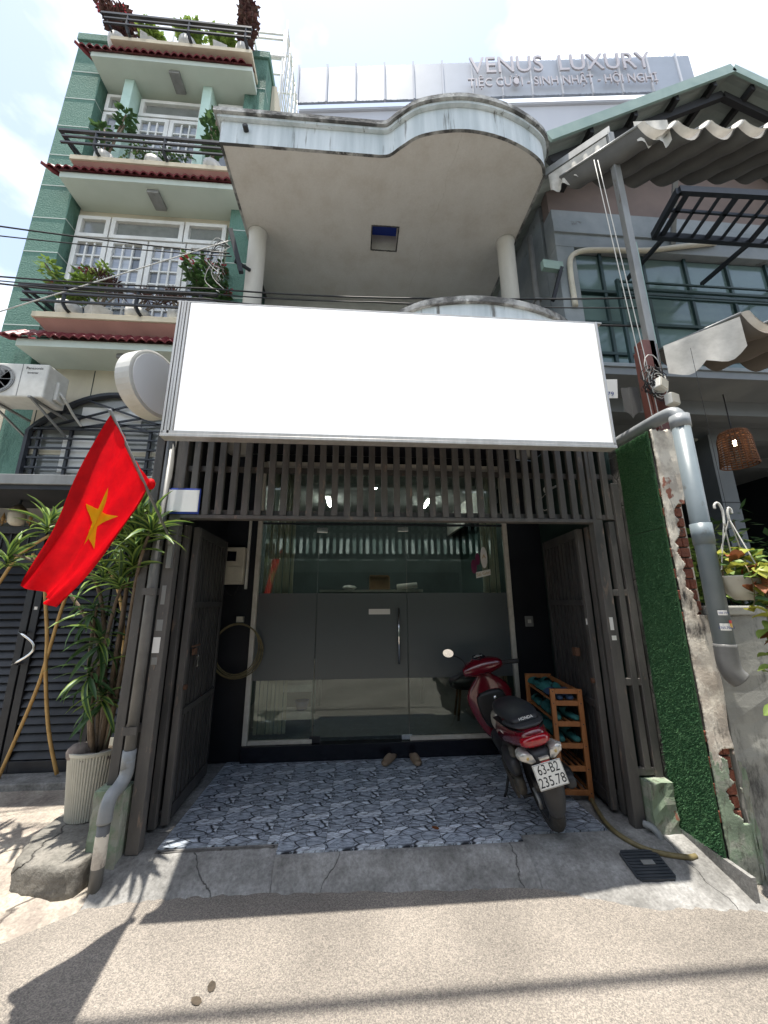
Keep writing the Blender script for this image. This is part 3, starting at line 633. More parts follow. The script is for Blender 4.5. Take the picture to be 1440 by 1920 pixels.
bxo = thing('cardboard_box', 'open brown cardboard box on the counter behind the glass', 'box', (.38, 6.1, 1.788)); B('carton', 'cardboard', bxo, -.16, .16, -.12, .12, 0, .2, bevel=.004); B('flap', 'cardboard', bxo, -.16, .13, -.14, -.125, .2, .225); B('flap', 'cardboard', bxo, -.13, .17, .10, .118, .2, .23)
pr = thing('paper_roll', 'white paper roll on the right end of the counter', 'paper', (.82, 6.05, 1.83)); MB().tube([(-.16, 0, 0), (.16, .02, .03)], .045, 12).build('roll', 'paper', pr, smooth=True)
pb = thing('paper_bundle', 'crumpled white papers on the left of the counter', 'paper', (-.1, 6.0, 1.79)); MB().ball((0, 0, .03), .12, .08, .04, 7, 4).build('sheets', 'paper', pb)
tr = thing('storage_trolley', 'white two-tier storage trolley behind the left glass pane', 'trolley', (-.71, 4.95, .15))
for x in (-.22, .22):
    for y in (-.1, .14): MB().tube([(x, y, .0), (x, y, .76)], .013, 8).build('post', 'white_plastic', tr, smooth=True)
for z in (.12, .42, .66): B('tray', 'white_plastic', tr, -.215, .215, -.1, .14, z, z + .085, bevel=.01)
bb = thing('blue_basket', 'small blue basket on the lower trolley tray', 'basket', (-.62, 4.95, .36)); MB().lathe([(.06, 0), (.085, .1), (.08, .1), (.056, .01)], n=14).build('basket', 'ink_blue', bb, smooth=True)
ch = thing('low_stool', 'dark low stool with wooden legs behind the right glass pane', 'stool', (1.45, 5.2, .15))
MB().lathe([(.05, .36), (.2, .37), (.22, .42), (.2, .47), (.05, .48)], n=18).build('seat', 'seat_vinyl', ch, smooth=True)
for a in range(4): MB().tube([(.12 * math.cos(a * 1.57 + .7), .12 * math.sin(a * 1.57 + .7), .36), (.19 * math.cos(a * 1.57 + .7), .19 * math.sin(a * 1.57 + .7), 0)], .016, 8).build('leg', 'chair_wood', ch, smooth=True)

# ================================================================== steel gate
gate = thing('steel_gate', 'dark brown slatted steel gate with its two leaves folded open', 'gate', (0.35, 3.05, 0))
gti = Matrix.Translation((-0.35, -3.05, 0))
def K(o):
    if o.parent is gate: o.matrix_parent_inverse = gti
    return o
def KB(name, material, *a, parent=None, **k): return K(MB().box(*a).build(name, material, parent or gate, **k))
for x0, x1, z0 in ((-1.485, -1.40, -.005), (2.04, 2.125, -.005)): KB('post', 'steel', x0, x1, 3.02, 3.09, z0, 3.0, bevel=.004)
for x0, x1, z0, z1 in ((-1.665, -1.60, .40, 3.0), (2.185, 2.235, .36, 2.27), (2.262, 2.325, .31, 2.62)): KB('side_bar', 'steel', x0, x1, 3.03, 3.085, z0, z1, bevel=.003)
for x0, x1, z in ((-1.60, -1.485, 1.66), (-1.60, -1.485, .72), (2.125, 2.262, 1.64), (2.125, 2.262, .95), (2.125, 2.262, .325)): KB('side_rail', 'steel', x0, x1, 3.036, 3.078, z, z + .05, bevel=.003)
KB('lintel', 'steel', -1.40, 2.04, 3.01, 3.09, 2.255, 2.285, bevel=.003); KB('grille_rail', 'steel', -1.60, 2.30, 3.052, 3.08, 2.29, 2.335); KB('grille_rail', 'steel', -1.60, 2.30, 3.052, 3.08, 2.665, 2.71)
sl = MB().box(-.026, .026, -.018, .018, 0, 1.0).mesh('grille_slat'); setm(sl, 'steel')
nsl = 37
for i in range(nsl):
    x = lerp(-1.53, 2.20, i / (nsl - 1))
    o = obj('grille_slat', sl, None, gate); o.matrix_local = gti @ T(x + rr.uniform(-.004, .004), 3.032 + rr.uniform(-.003, .003), 2.288 - rr.uniform(0, .006), 0, rr.uniform(-.004, .004), rr.uniform(-.05, .05))
    md = o.modifiers.new('edge', 'BEVEL'); md.width = .004; md.segments = 1
for x in (-.62, 1.78): KB('grille_mullion', 'steel', x, x + .03, 3.012, 3.05, 2.287, 3.28)
def leaf(name, a, b, side, label):
    """one gate leaf standing open, from hinge-side post a to inner end b"""
    a = Vector(a); b = Vector(b); w = (b - a).length; ang = math.atan2(b.y - a.y, b.x - a.x)
    L = bpy.data.objects.new(name, None); COL.objects.link(L); L.parent = gate
    L.matrix_local = gti @ T(a.x, a.y, 0, 0, 0, ang); tag(L, label=label)
    def P(nm, *bx, m='steel_leaf', **k): return MB().box(*bx).build(nm, m, L, **k)
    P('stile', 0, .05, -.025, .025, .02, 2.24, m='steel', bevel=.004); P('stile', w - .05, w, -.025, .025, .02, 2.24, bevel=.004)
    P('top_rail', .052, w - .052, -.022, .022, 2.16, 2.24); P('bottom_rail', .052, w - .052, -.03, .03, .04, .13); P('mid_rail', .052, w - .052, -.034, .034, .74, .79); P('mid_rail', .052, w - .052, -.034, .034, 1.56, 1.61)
    nb = 9
    for i in range(nb):
        x = lerp(.09, w - .09, i / (nb - 1)); P('bar', x - .027, x + .027, -.016, .016, .132, 2.158)
    return L
LL = leaf('gate_leaf', (-1.375, 3.30), (-1.415, 4.16), 1, 'left gate leaf standing open with its bolt and padlock')
RL = leaf('gate_leaf', (2.03, 3.22), (2.125, 4.06), -1, 'right gate leaf standing open behind the shoe rack')
KB('folded_stile', 'steel', -1.475, -1.425, 3.27, 3.33, .01, 2.25, bevel=.004); KB('folded_stile', 'steel', 2.075, 2.12, 3.17, 3.23, .01, 2.25, bevel=.004)
MB().tube([(.02, -.05, .95), (.02, -.028, .95)], .02, 8).build('lock_eye', 'rust', LL); MB().box(.09, .17, -.05, -.036, 1.18, 1.23).build('bolt', 'rust', LL); MB().tube([(.06, -.045, 1.25), (.24, -.045, 1.25)], .008, 8).build('bolt_bar', 'rust', LL)
pk = MB().box(.17, .20, -.065, -.045, 1.08, 1.17).build('padlock', 'chrome', LL, bevel=.004)
MB().box(.2, .26, .036, .075, 1.12, 1.19).build('latch', 'rust', RL); MB().tube([(.02, .05, .95), (.02, .028, .95)], .02, 8).build('lock_eye', 'rust', RL)
MB().box(.012, .035, .026, .028, 1.40, 1.45).build('sticker', 'paper', RL)
for x, z, w, h, m in ((-1.455, 1.30, .05, .11, 'paper'), (-1.45, 1.44, .045, .08, 'galvanised'), (-1.455, 1.19, .04, .05, 'galvanised'), (2.075, 1.42, .03, .10, 'paper'), (2.08, 1.31, .038, .035, 'plate_white'), (-1.45, 1.66, .03, .14, 'galvanised')):
    KB('paper_scrap', m, x - w / 2, x + w / 2, 3.0175, 3.0195, z - h / 2, z + h / 2)

# ================================================================== signs
sg = thing('signboard', 'wide blank white signboard with an added faint glow, in an aluminium frame above the gate', 'sign', (0.28, 2.45, 2.712))
SX0, SX1, SZ0, SZ1 = -1.62, 1.644, 0.0, 1.085
B('sign_face', 'sign_added_glow', sg, SX0 + .085, SX1 - .02, .012, .02, SZ0 + .035, SZ1 - .01); B('sign_box', 'aluminium', sg, SX0 + .01, SX1 - .01, .021, .075, SZ0 + .01, SZ1); B('top_cover', 'aluminium', sg, SX0 - .02, SX1 + .05, .02, .512, SZ1 + .002, SZ1 + .012)
B('frame_bottom', 'aluminium', sg, SX0, SX1, .0, .08, SZ0 - .012, SZ0 + .012, bevel=.003); B('frame_bottom', 'aluminium', sg, SX0 + .01, SX1 - .01, .004, .0118, SZ0 + .014, SZ0 + .034)
for i in range(4): B('frame_rib', 'aluminium', sg, SX0 + .002 + i * .02, SX0 + .016 + i * .02, .004 + .004 * (i % 2), .0205, SZ0 + .013, SZ1)
B('frame_rib', 'aluminium', sg, SX1 - .018, SX1 - .002, .004, .0205, SZ0 + .013, SZ1)
rs = thing('round_sign', 'round white lightbox sign sticking out beside the signboard', 'sign', (-1.66, 2.83, 3.30))
RX = Euler((0, R(90), R(-18))).to_matrix().to_4x4()
MB().lathe([(.252, -.07), (.266, -.066), (.266, .066), (.252, .07)], n=40).xf(RX).build('rim', 'white_plastic', rs, smooth=False)
MB().lathe([(.0, .073), (.238, .073), (.238, .069), (0, .069)], n=40).xf(RX).build('face', 'sign_white', rs); MB().lathe([(.0, -.073), (.238, -.073), (.238, -.069), (0, -.069)], n=40).xf(RX).build('face', 'sign_white', rs)
MB().bar((.1, .06, -.02), (.26, .16, -.02), .03, .03).build('bracket', 'black_metal', rs)
hp = thing('house_number_plate', 'blue enamel house number plate with a blank white middle on the gate grille', 'sign', (-1.40, 3.0, 2.30))
B('plate', 'blue_plate', hp, -.16, .145, .004, .012, -.012, .20, bevel=.004); B('blank_middle', 'sign_white', hp, -.125, .135, -.001, .0035, .005, .185)

# ================================================================== the green house on the left
gh = thing('green_house', 'tall green stucco house with red tiled eaves and white balcony doors', 'house', (-2.85, 4.25, 0))
ghi = Matrix.Translation((2.85, -4.25, 0))
def N(o):
    if o.parent is gh: o.matrix_parent_inverse = ghi
    return o
def NB(name, material, *a, parent=None, **k): return N(MB().box(*a).build(name, material, parent or gh, **k))
WALLY = 4.42
NB('house_body', 'green_stucco', -4.34, -1.50, WALLY + .12, 9.5, 0, 10.05)
for x0, x1 in ((-4.34, -3.92), (-1.80, -1.50)):
    p = NB('pillar', 'green_stucco', x0, x1, 4.25, WALLY + .11, 4.3, 10.02); N(MB().box(x0 - .03, x1 + .03, 4.22, WALLY + .3, 10.022, 10.17).build('pillar_cap', 'green_stucco', p, bevel=.01))
    z = 4.92
    while z < 9.9:
        N(MB().box(x0 - .003, x1 + .003, 4.246, 4.42, z, z + .014).build('score_line', 'score_line', p)); z += .555
# side wall of the house, seen past the roof slab
NB('side_wall', 'cream_wall', -1.496, -1.42, 4.55, 9.5, 6.7, 10.0); NB('recess_wall', 'cream_wall', -3.915, -1.805, WALLY, WALLY + .10, 2.9, 9.3)
tile_me = MB()
prof = [(-.052, 0), (-.045, .012), (-.02, .03), (0, .036), (.02, .03), (.045, .012), (.052, 0)]
tile_me.loft([[(x, 0, z) for x, z in prof], [(x, .14, z + .008) for x, z in prof]], cap=False, closed=False)
tile_me.add([(x, 0, z) for x, z in prof] + [(x, 0, z - .016) for x, z in reversed(prof)], [tuple(range(14))])
tile_mesh = tile_me.mesh('roof_tile', True); setm(tile_mesh, 'roof_tile')
def eave(z, nrow, xr):
    e = NB('eave', 'green_soffit', -3.88, xr, 3.98, WALLY + .09, z, z + .09)
    pitch = .105; th = R(42)
    nt = int((xr + 4.0) / pitch)
    for r_ in range(nrow):
        for i in range(nt):
            o = obj('roof_tile', tile_mesh, None, e)
            o.matrix_local = T(-3.97 + i * pitch + rr.uniform(-.004, .004), 3.93 + r_ * .062, z + .085 + r_ * .060 + rr.uniform(-.004, .004), th + rr.uniform(-.03, .03), 0, rr.uniform(-.03, .03))
    ridge = N(MB().tube([(-4.06, 3.9, z + .11), (-3.98, 4.0, z + .115), (-3.93, 4.24, z + .27)], [.02, .03, .03], 8).build('hip_ridge', 'roof_tile', e, smooth=True))
    N(MB().add([(-3.93, 3.95, z + .088), (xr, 3.95, z + .088), (xr, 4.11, z + .22), (-3.93, 4.11, z + .22)], [(0, 1, 2, 3)]).build('tile_bed', 'roof_tile', e))
    lm = NB('soffit_lamp', 'galvanised', -2.83, -2.68, 4.05, 4.30, z - .055, z - .002, parent=e, bevel=.008)
    return e
eave(4.45, 3, -1.66); eave(6.95, 2, -1.60); eave(9.22, 2, -1.62)
def balcony(z, xl, xr, brackets, sl=True):
    b = NB('balcony', 'cream_wall', xl, xr, 3.90, WALLY - .002, z - .02, z + .05, bevel=.004)
    if sl:
        N(MB().add([(xl + .02, 3.92, z - .022), (xr, 3.92, z - .022), (xr, 4.13, z - .19), (xl + .14, 4.13, z - .19), (xl + .02, WALLY, z - .022), (xl + .14, WALLY, z - .19)], [(0, 1, 2, 3), (0, 3, 5, 4)]).build('sloped_apron', 'pink_slope', b))
    r = NB('railing', 'black_metal', xl - .12, xr, 3.80, 3.835, z + .30, z + .335, parent=b)
    for dz, yy in ((.205, 3.80), (.10, 3.80)): N(MB().box(xl - .06, xr, yy, yy + .022, z + dz, z + dz + .024).build('rail', 'black_metal', b))
    N(MB().bar((xl - .11, 3.815, z + .317), (xl - .02, 4.22, z + .317), .03, .03).build('rail_return', 'black_metal', b)); N(MB().bar((xl - .05, 3.81, z + .217), (xl - .02, 4.22, z + .217), .022, .022).build('rail_return', 'black_metal', b))
    for x in brackets:
        N(MB().tube([(x, 3.82, z + .31), (x, 3.815, z + .10), (x + .01, 3.86, z + .06), (x + .015, 3.95, z + .056)], .024, 4).build('bracket', 'black_metal', b))
    return b
balcony(4.80, -3.72, -1.66, (-3.34, -2.55, -1.85)); balcony(7.18, -3.74, -1.62, (-3.40, -2.55, -1.75)); balcony(9.47, -3.60, -1.62, (-3.35, -2.5, -1.7), False)
def window(name, x0, x1, z0, z1, cols, rows, pane='curtain_pane', fr=.05, mun=.022, y=WALLY):
    w = NB(name, 'white_paint', x0, x1, y - .02, y - .001, z0, z1)
    d = .045
    for a in ((x0, x0 + fr, z0, z1), (x1 - fr, x1, z0, z1), (x0 + fr, x1 - fr, z0, z0 + fr), (x0 + fr, x1 - fr, z1 - fr, z1)): N(MB().box(a[0], a[1], y - d - .022, y - .021, a[2], a[3]).build('window_frame', 'white_paint', w))
    iw, ih = x1 - x0 - 2 * fr, z1 - z0 - 2 * fr
    for i in range(1, cols): N(MB().box(x0 + fr + iw * i / cols - mun / 2, x0 + fr + iw * i / cols + mun / 2, y - .055, y - .0305, z0 + fr, z1 - fr).build('muntin', 'white_paint', w))
    for j in range(1, rows): N(MB().box(x0 + fr, x1 - fr, y - .053, y - .0305, z0 + fr + ih * j / rows - mun / 2, z0 + fr + ih * j / rows + mun / 2).build('muntin', 'white_paint', w))
    for i in range(cols):
        for j in range(rows):
            N(MB().box(x0 + fr + iw * i / cols + mun / 2, x0 + fr + iw * (i + 1) / cols - mun / 2, y - .030, y - .0205, z0 + fr + ih * j / rows + mun / 2, z0 + fr + ih * (j + 1) / rows - mun / 2).build('pane', pane if rr.random() < .7 or pane != 'curtain_pane' else rr.choice(('dark_pane', 'pale_pane')), w))
    return w
for x0, x1 in ((-3.86, -3.44), (-3.42, -2.46), (-2.44, -1.88)): window('transom_window', x0, x1, 6.45, 6.80, 1, 1, 'grey_pane', .055)
for x0, x1 in ((-3.86, -3.42), (-3.40, -2.90), (-2.88, -2.40), (-2.38, -1.88)): window('balcony_door', x0, x1, 4.87, 6.42, 3, 7, 'curtain_pane', .06)
window('transom_window', -3.86, -3.55, 8.80, 9.14, 1, 1, 'grey_pane', .05); window('side_window', -3.86, -3.55, 7.25, 8.77, 1, 3, 'dark_pane', .05)
window('transom_window', -3.36, -2.43, 8.75, 9.10, 1, 1, 'grey_pane', .06)
for x0, x1 in ((-3.36, -2.90), (-2.89, -2.43)): window('balcony_door', x0, x1, 7.25, 8.72, 3, 7, 'curtain_pane', .06)
window('transom_window', -2.22, -1.85, 8.80, 9.14, 1, 1, 'grey_pane', .05); window('side_window', -2.22, -1.85, 7.25, 8.77, 1, 3, 'dark_pane', .05)
for x in (-3.46, -2.33): NB('slim_pillar', 'green_pale', x - .065, x + .065, 4.20, WALLY - .003, 7.235, 9.215)
# roof terrace frame of white tubes
tf = thing('roof_trellis', 'white tube pergola frame on the roof terrace of the green house', 'trellis', (-2.9, 5.0, 10.05))
for i in range(5):
    x = -1.3 + 2.7 * i / 4; q = [(x, 0.0, 0), (x, 0, 2.0), (x, .1, 2.45), (x, .5, 2.62), (x, 1.6, 2.62)]
    MB().tube(catmull(q, 3), .022, 6).build('hoop', 'white_paint', tf, smooth=True)
for y, z in ((0, 1.1), (0, 1.55), (0, 2.05), (.12, 2.45), (.5, 2.62), (1.1, 2.62), (1.6, 2.62)):
    MB().tube([(-1.4, y, z), (1.45, y, z)], .016 if z != 1.55 else .035, 6).build('cross_tube', 'white_paint', tf, smooth=True)
for k in range(5): MB().tube([(1.44, k * .3, -.6), (1.44, k * .3, 2.6)], .014, 6).build('lattice_upright', 'white_paint', tf, smooth=True)
for k in range(14): MB().tube([(1.44, 0, -.5 + k * .23), (1.44, 1.2, -.5 + k * .23)], .012, 6).build('lattice_rung', 'white_paint', tf, smooth=True)
# ground floor: arched window with black grille
aw = bpy.data.objects.new('arched_window', None); COL.objects.link(aw); aw.parent = gh; aw.matrix_local = ghi @ T(-2.93, WALLY - .002, 3.0)
def archp(w, h0, h1, n=20): return [(-w, 0)] + [(-w + 2 * w * i / n, h0 + (h1 - h0) * math.sin(math.pi * (i / n)) ** .85) for i in range(n + 1)] + [(w, 0)]
A = archp(.92, .58, 1.08); Ai = archp(.86, .55, 1.01)
MB().prism_y(A, -.02, 0).build('glass_back', 'grey_pane', aw)
MB().tube([(x, -.06, z) for x, z in A + [A[0]]], .038, 6).build('arch_frame', 'black_metal', aw)
for z in (.12, .24, .36, .48, .60): MB().bar((-.86, -.085, z), (.86, -.085, z), .016, .022).build('grille_bar', 'black_metal', aw)
for x in (-.8, -.45, -.08, .0, .08, .45, .8): MB().bar((x, -.06, .02), (x, -.06, .62), .03 if abs(x) > .2 else .03, .03).build('grille_post', 'black_metal', aw)
for a, b in (((-.86, .6), (.86, .72)), ((-.7, .85), (.4, .62)), ((.7, .85), (-.4, .62)), ((-.35, 1.0), (.75, .62)), ((.35, 1.0), (-.75, .62))): MB().bar((a[0], -.07, a[1]), (b[0], -.07, b[1]), .02, .02).build('grille_bar', 'black_metal', aw)
MB().box(-.55, -.2, -.03, -.021, .08, .55).build('curtain', 'paper', aw); MB().box(-.4, .3, -.03, -.021, .64, .92).build('curtain', 'paper', aw)
for x in (-3.88, -3.30, -2.45): NB('wall_joint', 'dark_green_wall', x, x + .008, WALLY - .004, WALLY - .0005, 2.9, 4.44)
NB('string_course', 'cream_wall', -3.915, -1.81, WALLY - .03, WALLY - .001, 3.30, 3.36)
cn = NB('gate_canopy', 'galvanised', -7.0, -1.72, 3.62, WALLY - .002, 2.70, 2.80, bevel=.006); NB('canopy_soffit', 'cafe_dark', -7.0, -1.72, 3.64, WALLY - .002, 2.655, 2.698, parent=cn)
NB('gate_head_wall', 'house_white', -7.0, -1.63, WALLY, WALLY + .1, 2.0, 2.895); NB('left_ground_wall', 'cream_wall', -7.0, -4.345, WALLY + .12, 5.0, 2.9, 4.3)
# lamp, air conditioner, gate
pl = thing('pendant_lamp', 'old round porch lamp hanging under the canopy of the green house', 'lamp', (-3.50, 4.05, 2.655))
MB().tube([(0, 0, 0), (0, 0, -.06)], .012, 8).build('stem', 'black_metal', pl); MB().lathe([(.02, -.05), (.06, -.09), (.075, -.11), (.06, -.12)], n=16).build('cap', 'bark', pl, smooth=True); MB().lathe([(.06, -.12), (.075, -.15), (.07, -.24), (.04, -.27), (.005, -.275)], n=16).build('shade', 'cream_plastic', pl, smooth=True)
ac = thing('air_conditioner', 'white outdoor air conditioner unit on brackets under the lowest eave', 'air conditioner', (-3.72, 4.0, 3.74))
B('casing', 'white_plastic', ac, -.34, .36, -.14, .16, 0, .40, bevel=.015)
MB().lathe([(.165, -.004), (.165, .006), (.155, .006), (.155, -.004)], n=32).xf(T(-.12, -.145, .2, R(90))).build('fan_ring', 'galvanised', ac); MB().lathe([(0, 0), (.155, 0), (.155, .003), (0, .003)], n=32).xf(T(-.12, -.1425, .2, R(90))).build('fan_dark', 'cafe_dark', ac)
for i in range(7): MB().lathe([(.022 + i * .021, 0), (.026 + i * .021, 0), (.026 + i * .021, .006), (.022 + i * .021, .006)], n=28).xf(T(-.12, -.147, .2, R(90))).build('guard_ring', 'galvanised', ac)
for i in range(8): MB().bar((-.12, -.153, .2), (-.12 + .16 * math.cos(i * .785), -.153, .2 + .16 * math.sin(i * .785)), .005, .005).build('guard_spoke', 'galvanised', ac)
B('panel_line', 'galvanised', ac, .092, .097, -.143, -.139, .01, .39); B('side_cover', 'white_plastic', ac, .361, .40, -.02, .1, .04, .26, bevel=.01)
text('badge', 'Panasonic', .045, 'ink_black', ac, facing(.22, -.1415, .345), .0006); text('badge', 'Inverter', .035, 'ink_black', ac, facing(.21, -.1415, .29), .0006)
for x in (-.2, .26): MB().bar((x, -.18, -.012), (x, .41, -.012), .03, .02).build('bracket', 'galvanised', ac); MB().bar((x, -.14, -.02), (x, .40, -.22), .02, .02).build('bracket_strut', 'galvanised', ac)
MB().tube(catmull([(.39, .02, .15), (.44, .05, .08), (.42, .25, -.02), (.46, .38, -.12)], 4), .014, 6).build('pipe', 'wire_white', ac, smooth=True)
lg = thing('louvred_gate', 'black louvred metal gate with horizontal slats at the green house entrance', 'gate', (-3.0, 4.30, .04))
slat = MB().add([(0, -.012, 0), (1, -.012, 0), (1, .022, .062), (0, .022, .062), (0, -.006, -.004), (1, -.006, -.004), (1, .028, .058), (0, .028, .058)], [(0, 1, 2, 3), (4, 7, 6, 5), (0, 4, 5, 1), (3, 2, 6, 7)]).mesh('louvre_slat'); setm(slat, 'louvre')
for x0, x1 in ((-1.9, -1.12), (-1.10, -.36), (-.34, .40), (.42, 1.22)):
    for a in ((x0, x0 + .07, 0, 2.38), (x1 - .07, x1, 0, 2.38), (x0 + .072, x1 - .072, 0, .10), (x0 + .072, x1 - .072, 2.30, 2.38), (x0 + .072, x1 - .072, 1.96, 2.03)): B('gate_frame', 'louvre', lg, a[0], a[1], -.03, .03, a[2], a[3], bevel=.004)
    for k in range(24):
        o = obj('louvre_slat', slat, None, lg); o.matrix_local = Matrix.Translation((x0 + .072, -.008, .11 + k * .0765)) @ Matrix.Diagonal((x1 - x0 - .144, 1, 1, 1))
    for k in range(7):
        xx = lerp(x0 + .1, x1 - .1, k / 6); B('picket', 'louvre', lg, xx - .008, xx + .008, -.008, .008, 2.032, 2.298)
B('gate_backing', 'black_wall', lg, -1.9, 1.3, .05, .07, 0, 2.38)
spear = MB().lathe([(.0, .16), (.012, .12), (.02, .09), (.012, .06), (.008, .05), (.02, .04), (.008, .03), (.008, 0)], n=8); spear.ball((-.03, 0, .055), .012, .008, .018, 6, 4); spear.ball((.03, 0, .055), .012, .008, .018, 6, 4); spear = spear.mesh('spear_finial'); setm(spear, 'gold_paint')
for k in range(22):
    o = obj('spear_finial', spear, None, lg); o.matrix_local = T(-1.85 + k * .142, 0, 2.382)
dh = MB().tube([(-.335 + .0, -.04, 1.28)] + [(-.36 + .17 * math.sin(math.pi * i / 10), -.10, 1.28 - .30 * i / 10) for i in range(11)] + [(-.335, -.04, .98)], .014, 8).build('pull_handle', 'chrome', lg, smooth=True)
B('sticker', 'paper', lg, -.22 - .1, -.19 - .1, -.0335, -.031, 1.50, 1.53)
# crossing canes in front of the gate
for pts, lb in ((((-3.25, .02), (-3.06, .76), (-3.0, 1.15), (-2.93, 1.65), (-2.80, 2.0), (-2.6, 2.2)), 'bent yellow cane leaning left to right across the louvred gate'),
                (((-2.74, .06), (-2.88, .45), (-2.99, .94), (-3.03, 1.26), (-3.09, 1.56), (-3.16, 1.85), (-3.3, 2.1)), 'bent yellow cane whose foot stands near the white pot'),
                (((-2.30, 1.0), (-2.35, 1.41), (-2.45, 1.75), (-2.6, 2.0)), 'short yellow cane behind the potted plant'),
                (((-3.75, 1.5), (-3.61, 1.81), (-3.46, 2.1), (-3.2, 2.3)), 'yellow cane at the far left behind the flag')):
    o = MB().tube([(p.x, 4.16 - .02 * i / 8, p.z) for i, p in enumerate(catmull([(x, 0, z) for x, z in pts], 5))], .016, 8).build('bent_cane', 'cane', None, smooth=True)
    tag(o, lb, 'cane', 'bent canes by the louvred gate')

# ================================================================== party wall with artificial turf, right
pw = thing('turf_wall', 'old party wall clad in artificial grass with a crumbling plaster end', 'wall', (2.43, 2.8, -.12))
WZ = 3.04
def rough_wall(x0, x1, y0, y1, z0, z1, nx, nz, amp, seed, top_amp=.03):
    """box whose street end and edges are knocked about"""
    r2 = random.Random(seed); mb = MB(); rows = []
    prof = [(x0, y1)] + [(x0, lerp(y1, y0, t)) for t in (.5, .9)] + [(lerp(x0, x1, i / nx), y0) for i in range(nx + 1)] + [(x1, lerp(y0, y1, t)) for t in (.1, .5)] + [(x1, y1)]
    for k in range(nz + 1):
        z = lerp(z0, z1, k / nz); row = []
        for j, (x, y) in enumerate(prof):
            a = amp if 2 <= j <= nx + 4 else 0
            row.append((x + r2.uniform(-a, a) * .7, y + r2.uniform(-a, a), z + (r2.uniform(-top_amp, top_amp) if k == nz else 0)))
        rows.append(row)
    mb.loft(rows, cap=True, closed=True); return mb
B('wall_core', 'dark_concrete', pw, -.065, .09, -.14, .55, 0, WZ - .03)
for k in range(38):
    for h_ in range(2):
        z = .01 + k * .078; xo = -.064 + h_ * .078 + (.03 if k % 2 else 0)
        if 0.25 < z < .85 or 1.55 < z < 2.55: B('brick', 'brick_red', pw, xo, min(.093, xo + .074), -.158 + rr.uniform(-.006, .006), -.10, z, z + .068, bevel=.006)
sk = MB(); r2 = random.Random(14); nx_, nz_ = 26, 420; pts_ = {}
def in_hole(x, z):
    w = .016 * math.sin(z * 23) + .010 * math.sin(z * 57 + 1) + .006 * math.sin(z * 93)
    if 1.62 < z < 2.45 and x > .035 + w - .05 * math.sin((z - 1.62) / .83 * math.pi): return True
    if .33 < z < .76 and x > .02 + w * 1.3 and x < .125 + w: return True
    return False
for j in range(nz_ + 1):
    for i in range(nx_ + 1):
        x = -.067 + .177 * i / nx_; z = (WZ + .02) * j / nz_
        ex = (.010 * math.sin(z * 5) + .006 * math.sin(z * 17 + 2)) * (i / nx_) + r2.uniform(-.0012, .0012)
        pts_[i, j] = (x + ex, -.168 + .004 * math.sin(z * 7 + x * 30) + .0015 * math.sin(z * 31) + r2.uniform(-.0006, .0006), z + (r2.uniform(-.02, .02) if j == nz_ else 0))
for zone, mname in ((0, 'old_wall_end'), (1, 'green_peeling')):
    sk = MB(); ids = {}
    for j in range(nz_):
        for i in range(nx_):
            zz = (WZ + .02) * (j + .5) / nz_; xx = -.067 + .177 * (i + .5) / nx_
            low = zz < .70 + .05 * math.sin(xx * 60) + .03 * math.sin(xx * 170 + 1)
            if low == bool(zone) and not in_hole(xx, zz):
                q = []
                for key in ((i, j), (i + 1, j), (i + 1, j + 1), (i, j + 1)):
                    if key not in ids: ids[key] = len(sk.v); sk.v.append(pts_[key])
                    q.append(ids[key])
                sk.f.append(tuple(q))
    o = obj('plaster_skin' if not zone else 'painted_plaster', sk.mesh('plaster_skin', True), mname, pw); md = o.modifiers.new('thickness', 'SOLIDIFY'); md.thickness = .014; md.offset = 1
B('wall_side', 'old_wall_end', pw, .091, .108, -.14, .55, 0, WZ - .03)
rough_wall(.118, .15, -.19, .0, 0, .66, 3, 12, .012, 12).build('painted_skirt', 'green_peeling', pw)
B('base_plinth', 'concrete', pw, -.095, -.067, -.33, .30, -.02, .135)
turf_parts = []
for z0, z1, dy in ((.125, 2.262, 0.0), (2.268, 3.06, .012)):
    tp = B('turf_panel', 'turf', pw, -.082, -.068, -.155 + dy * .3, .22, z0, z1)
    bm_ = MB(); r2 = random.Random(int(z0 * 100) + 5)
    for _ in range(int(5200 * (z1 - z0))):
        y = r2.uniform(-.155, .22); z = r2.uniform(z0, z1); l = r2.uniform(.010, .024); a = r2.uniform(-.014, .014); w = .0026
        bm_.add([(-.082, y - w, z), (-.082, y + w, z), (-.082 - l, y + a, z + r2.uniform(-.010, .004))], [(0, 1, 2)])
    for _ in range(int(900 * (z1 - z0))):
        z = r2.uniform(z0, z1); w = .0018; bm_.add([(-.078, -.155, z - w), (-.078, -.155, z + w), (-.078 - r2.uniform(-.004, .012), -.155 - r2.uniform(.006, .016), z + r2.uniform(-.01, .006))], [(0, 1, 2)])
    bm_.build('turf_blades', 'turf_blade', tp, kind='stuff')
for nm, x0, z1 in (('block', -1.69, .40), ('block', 2.14, .31)):
    side = 'left' if x0 < 0 else 'right'
    t_ = thing('gate_plinth', 'mossy pale green plinth under the %s side bars of the gate' % side, 'plinth', (x0, 3.0, -.1), group='plinths under the gate')
    rough_wall(0, .185, -.05, .10, 0, z1 + .1, 4, 9, .007, 20 + int(x0 > 0), .008).build('plinth_block', 'green_peeling', t_)

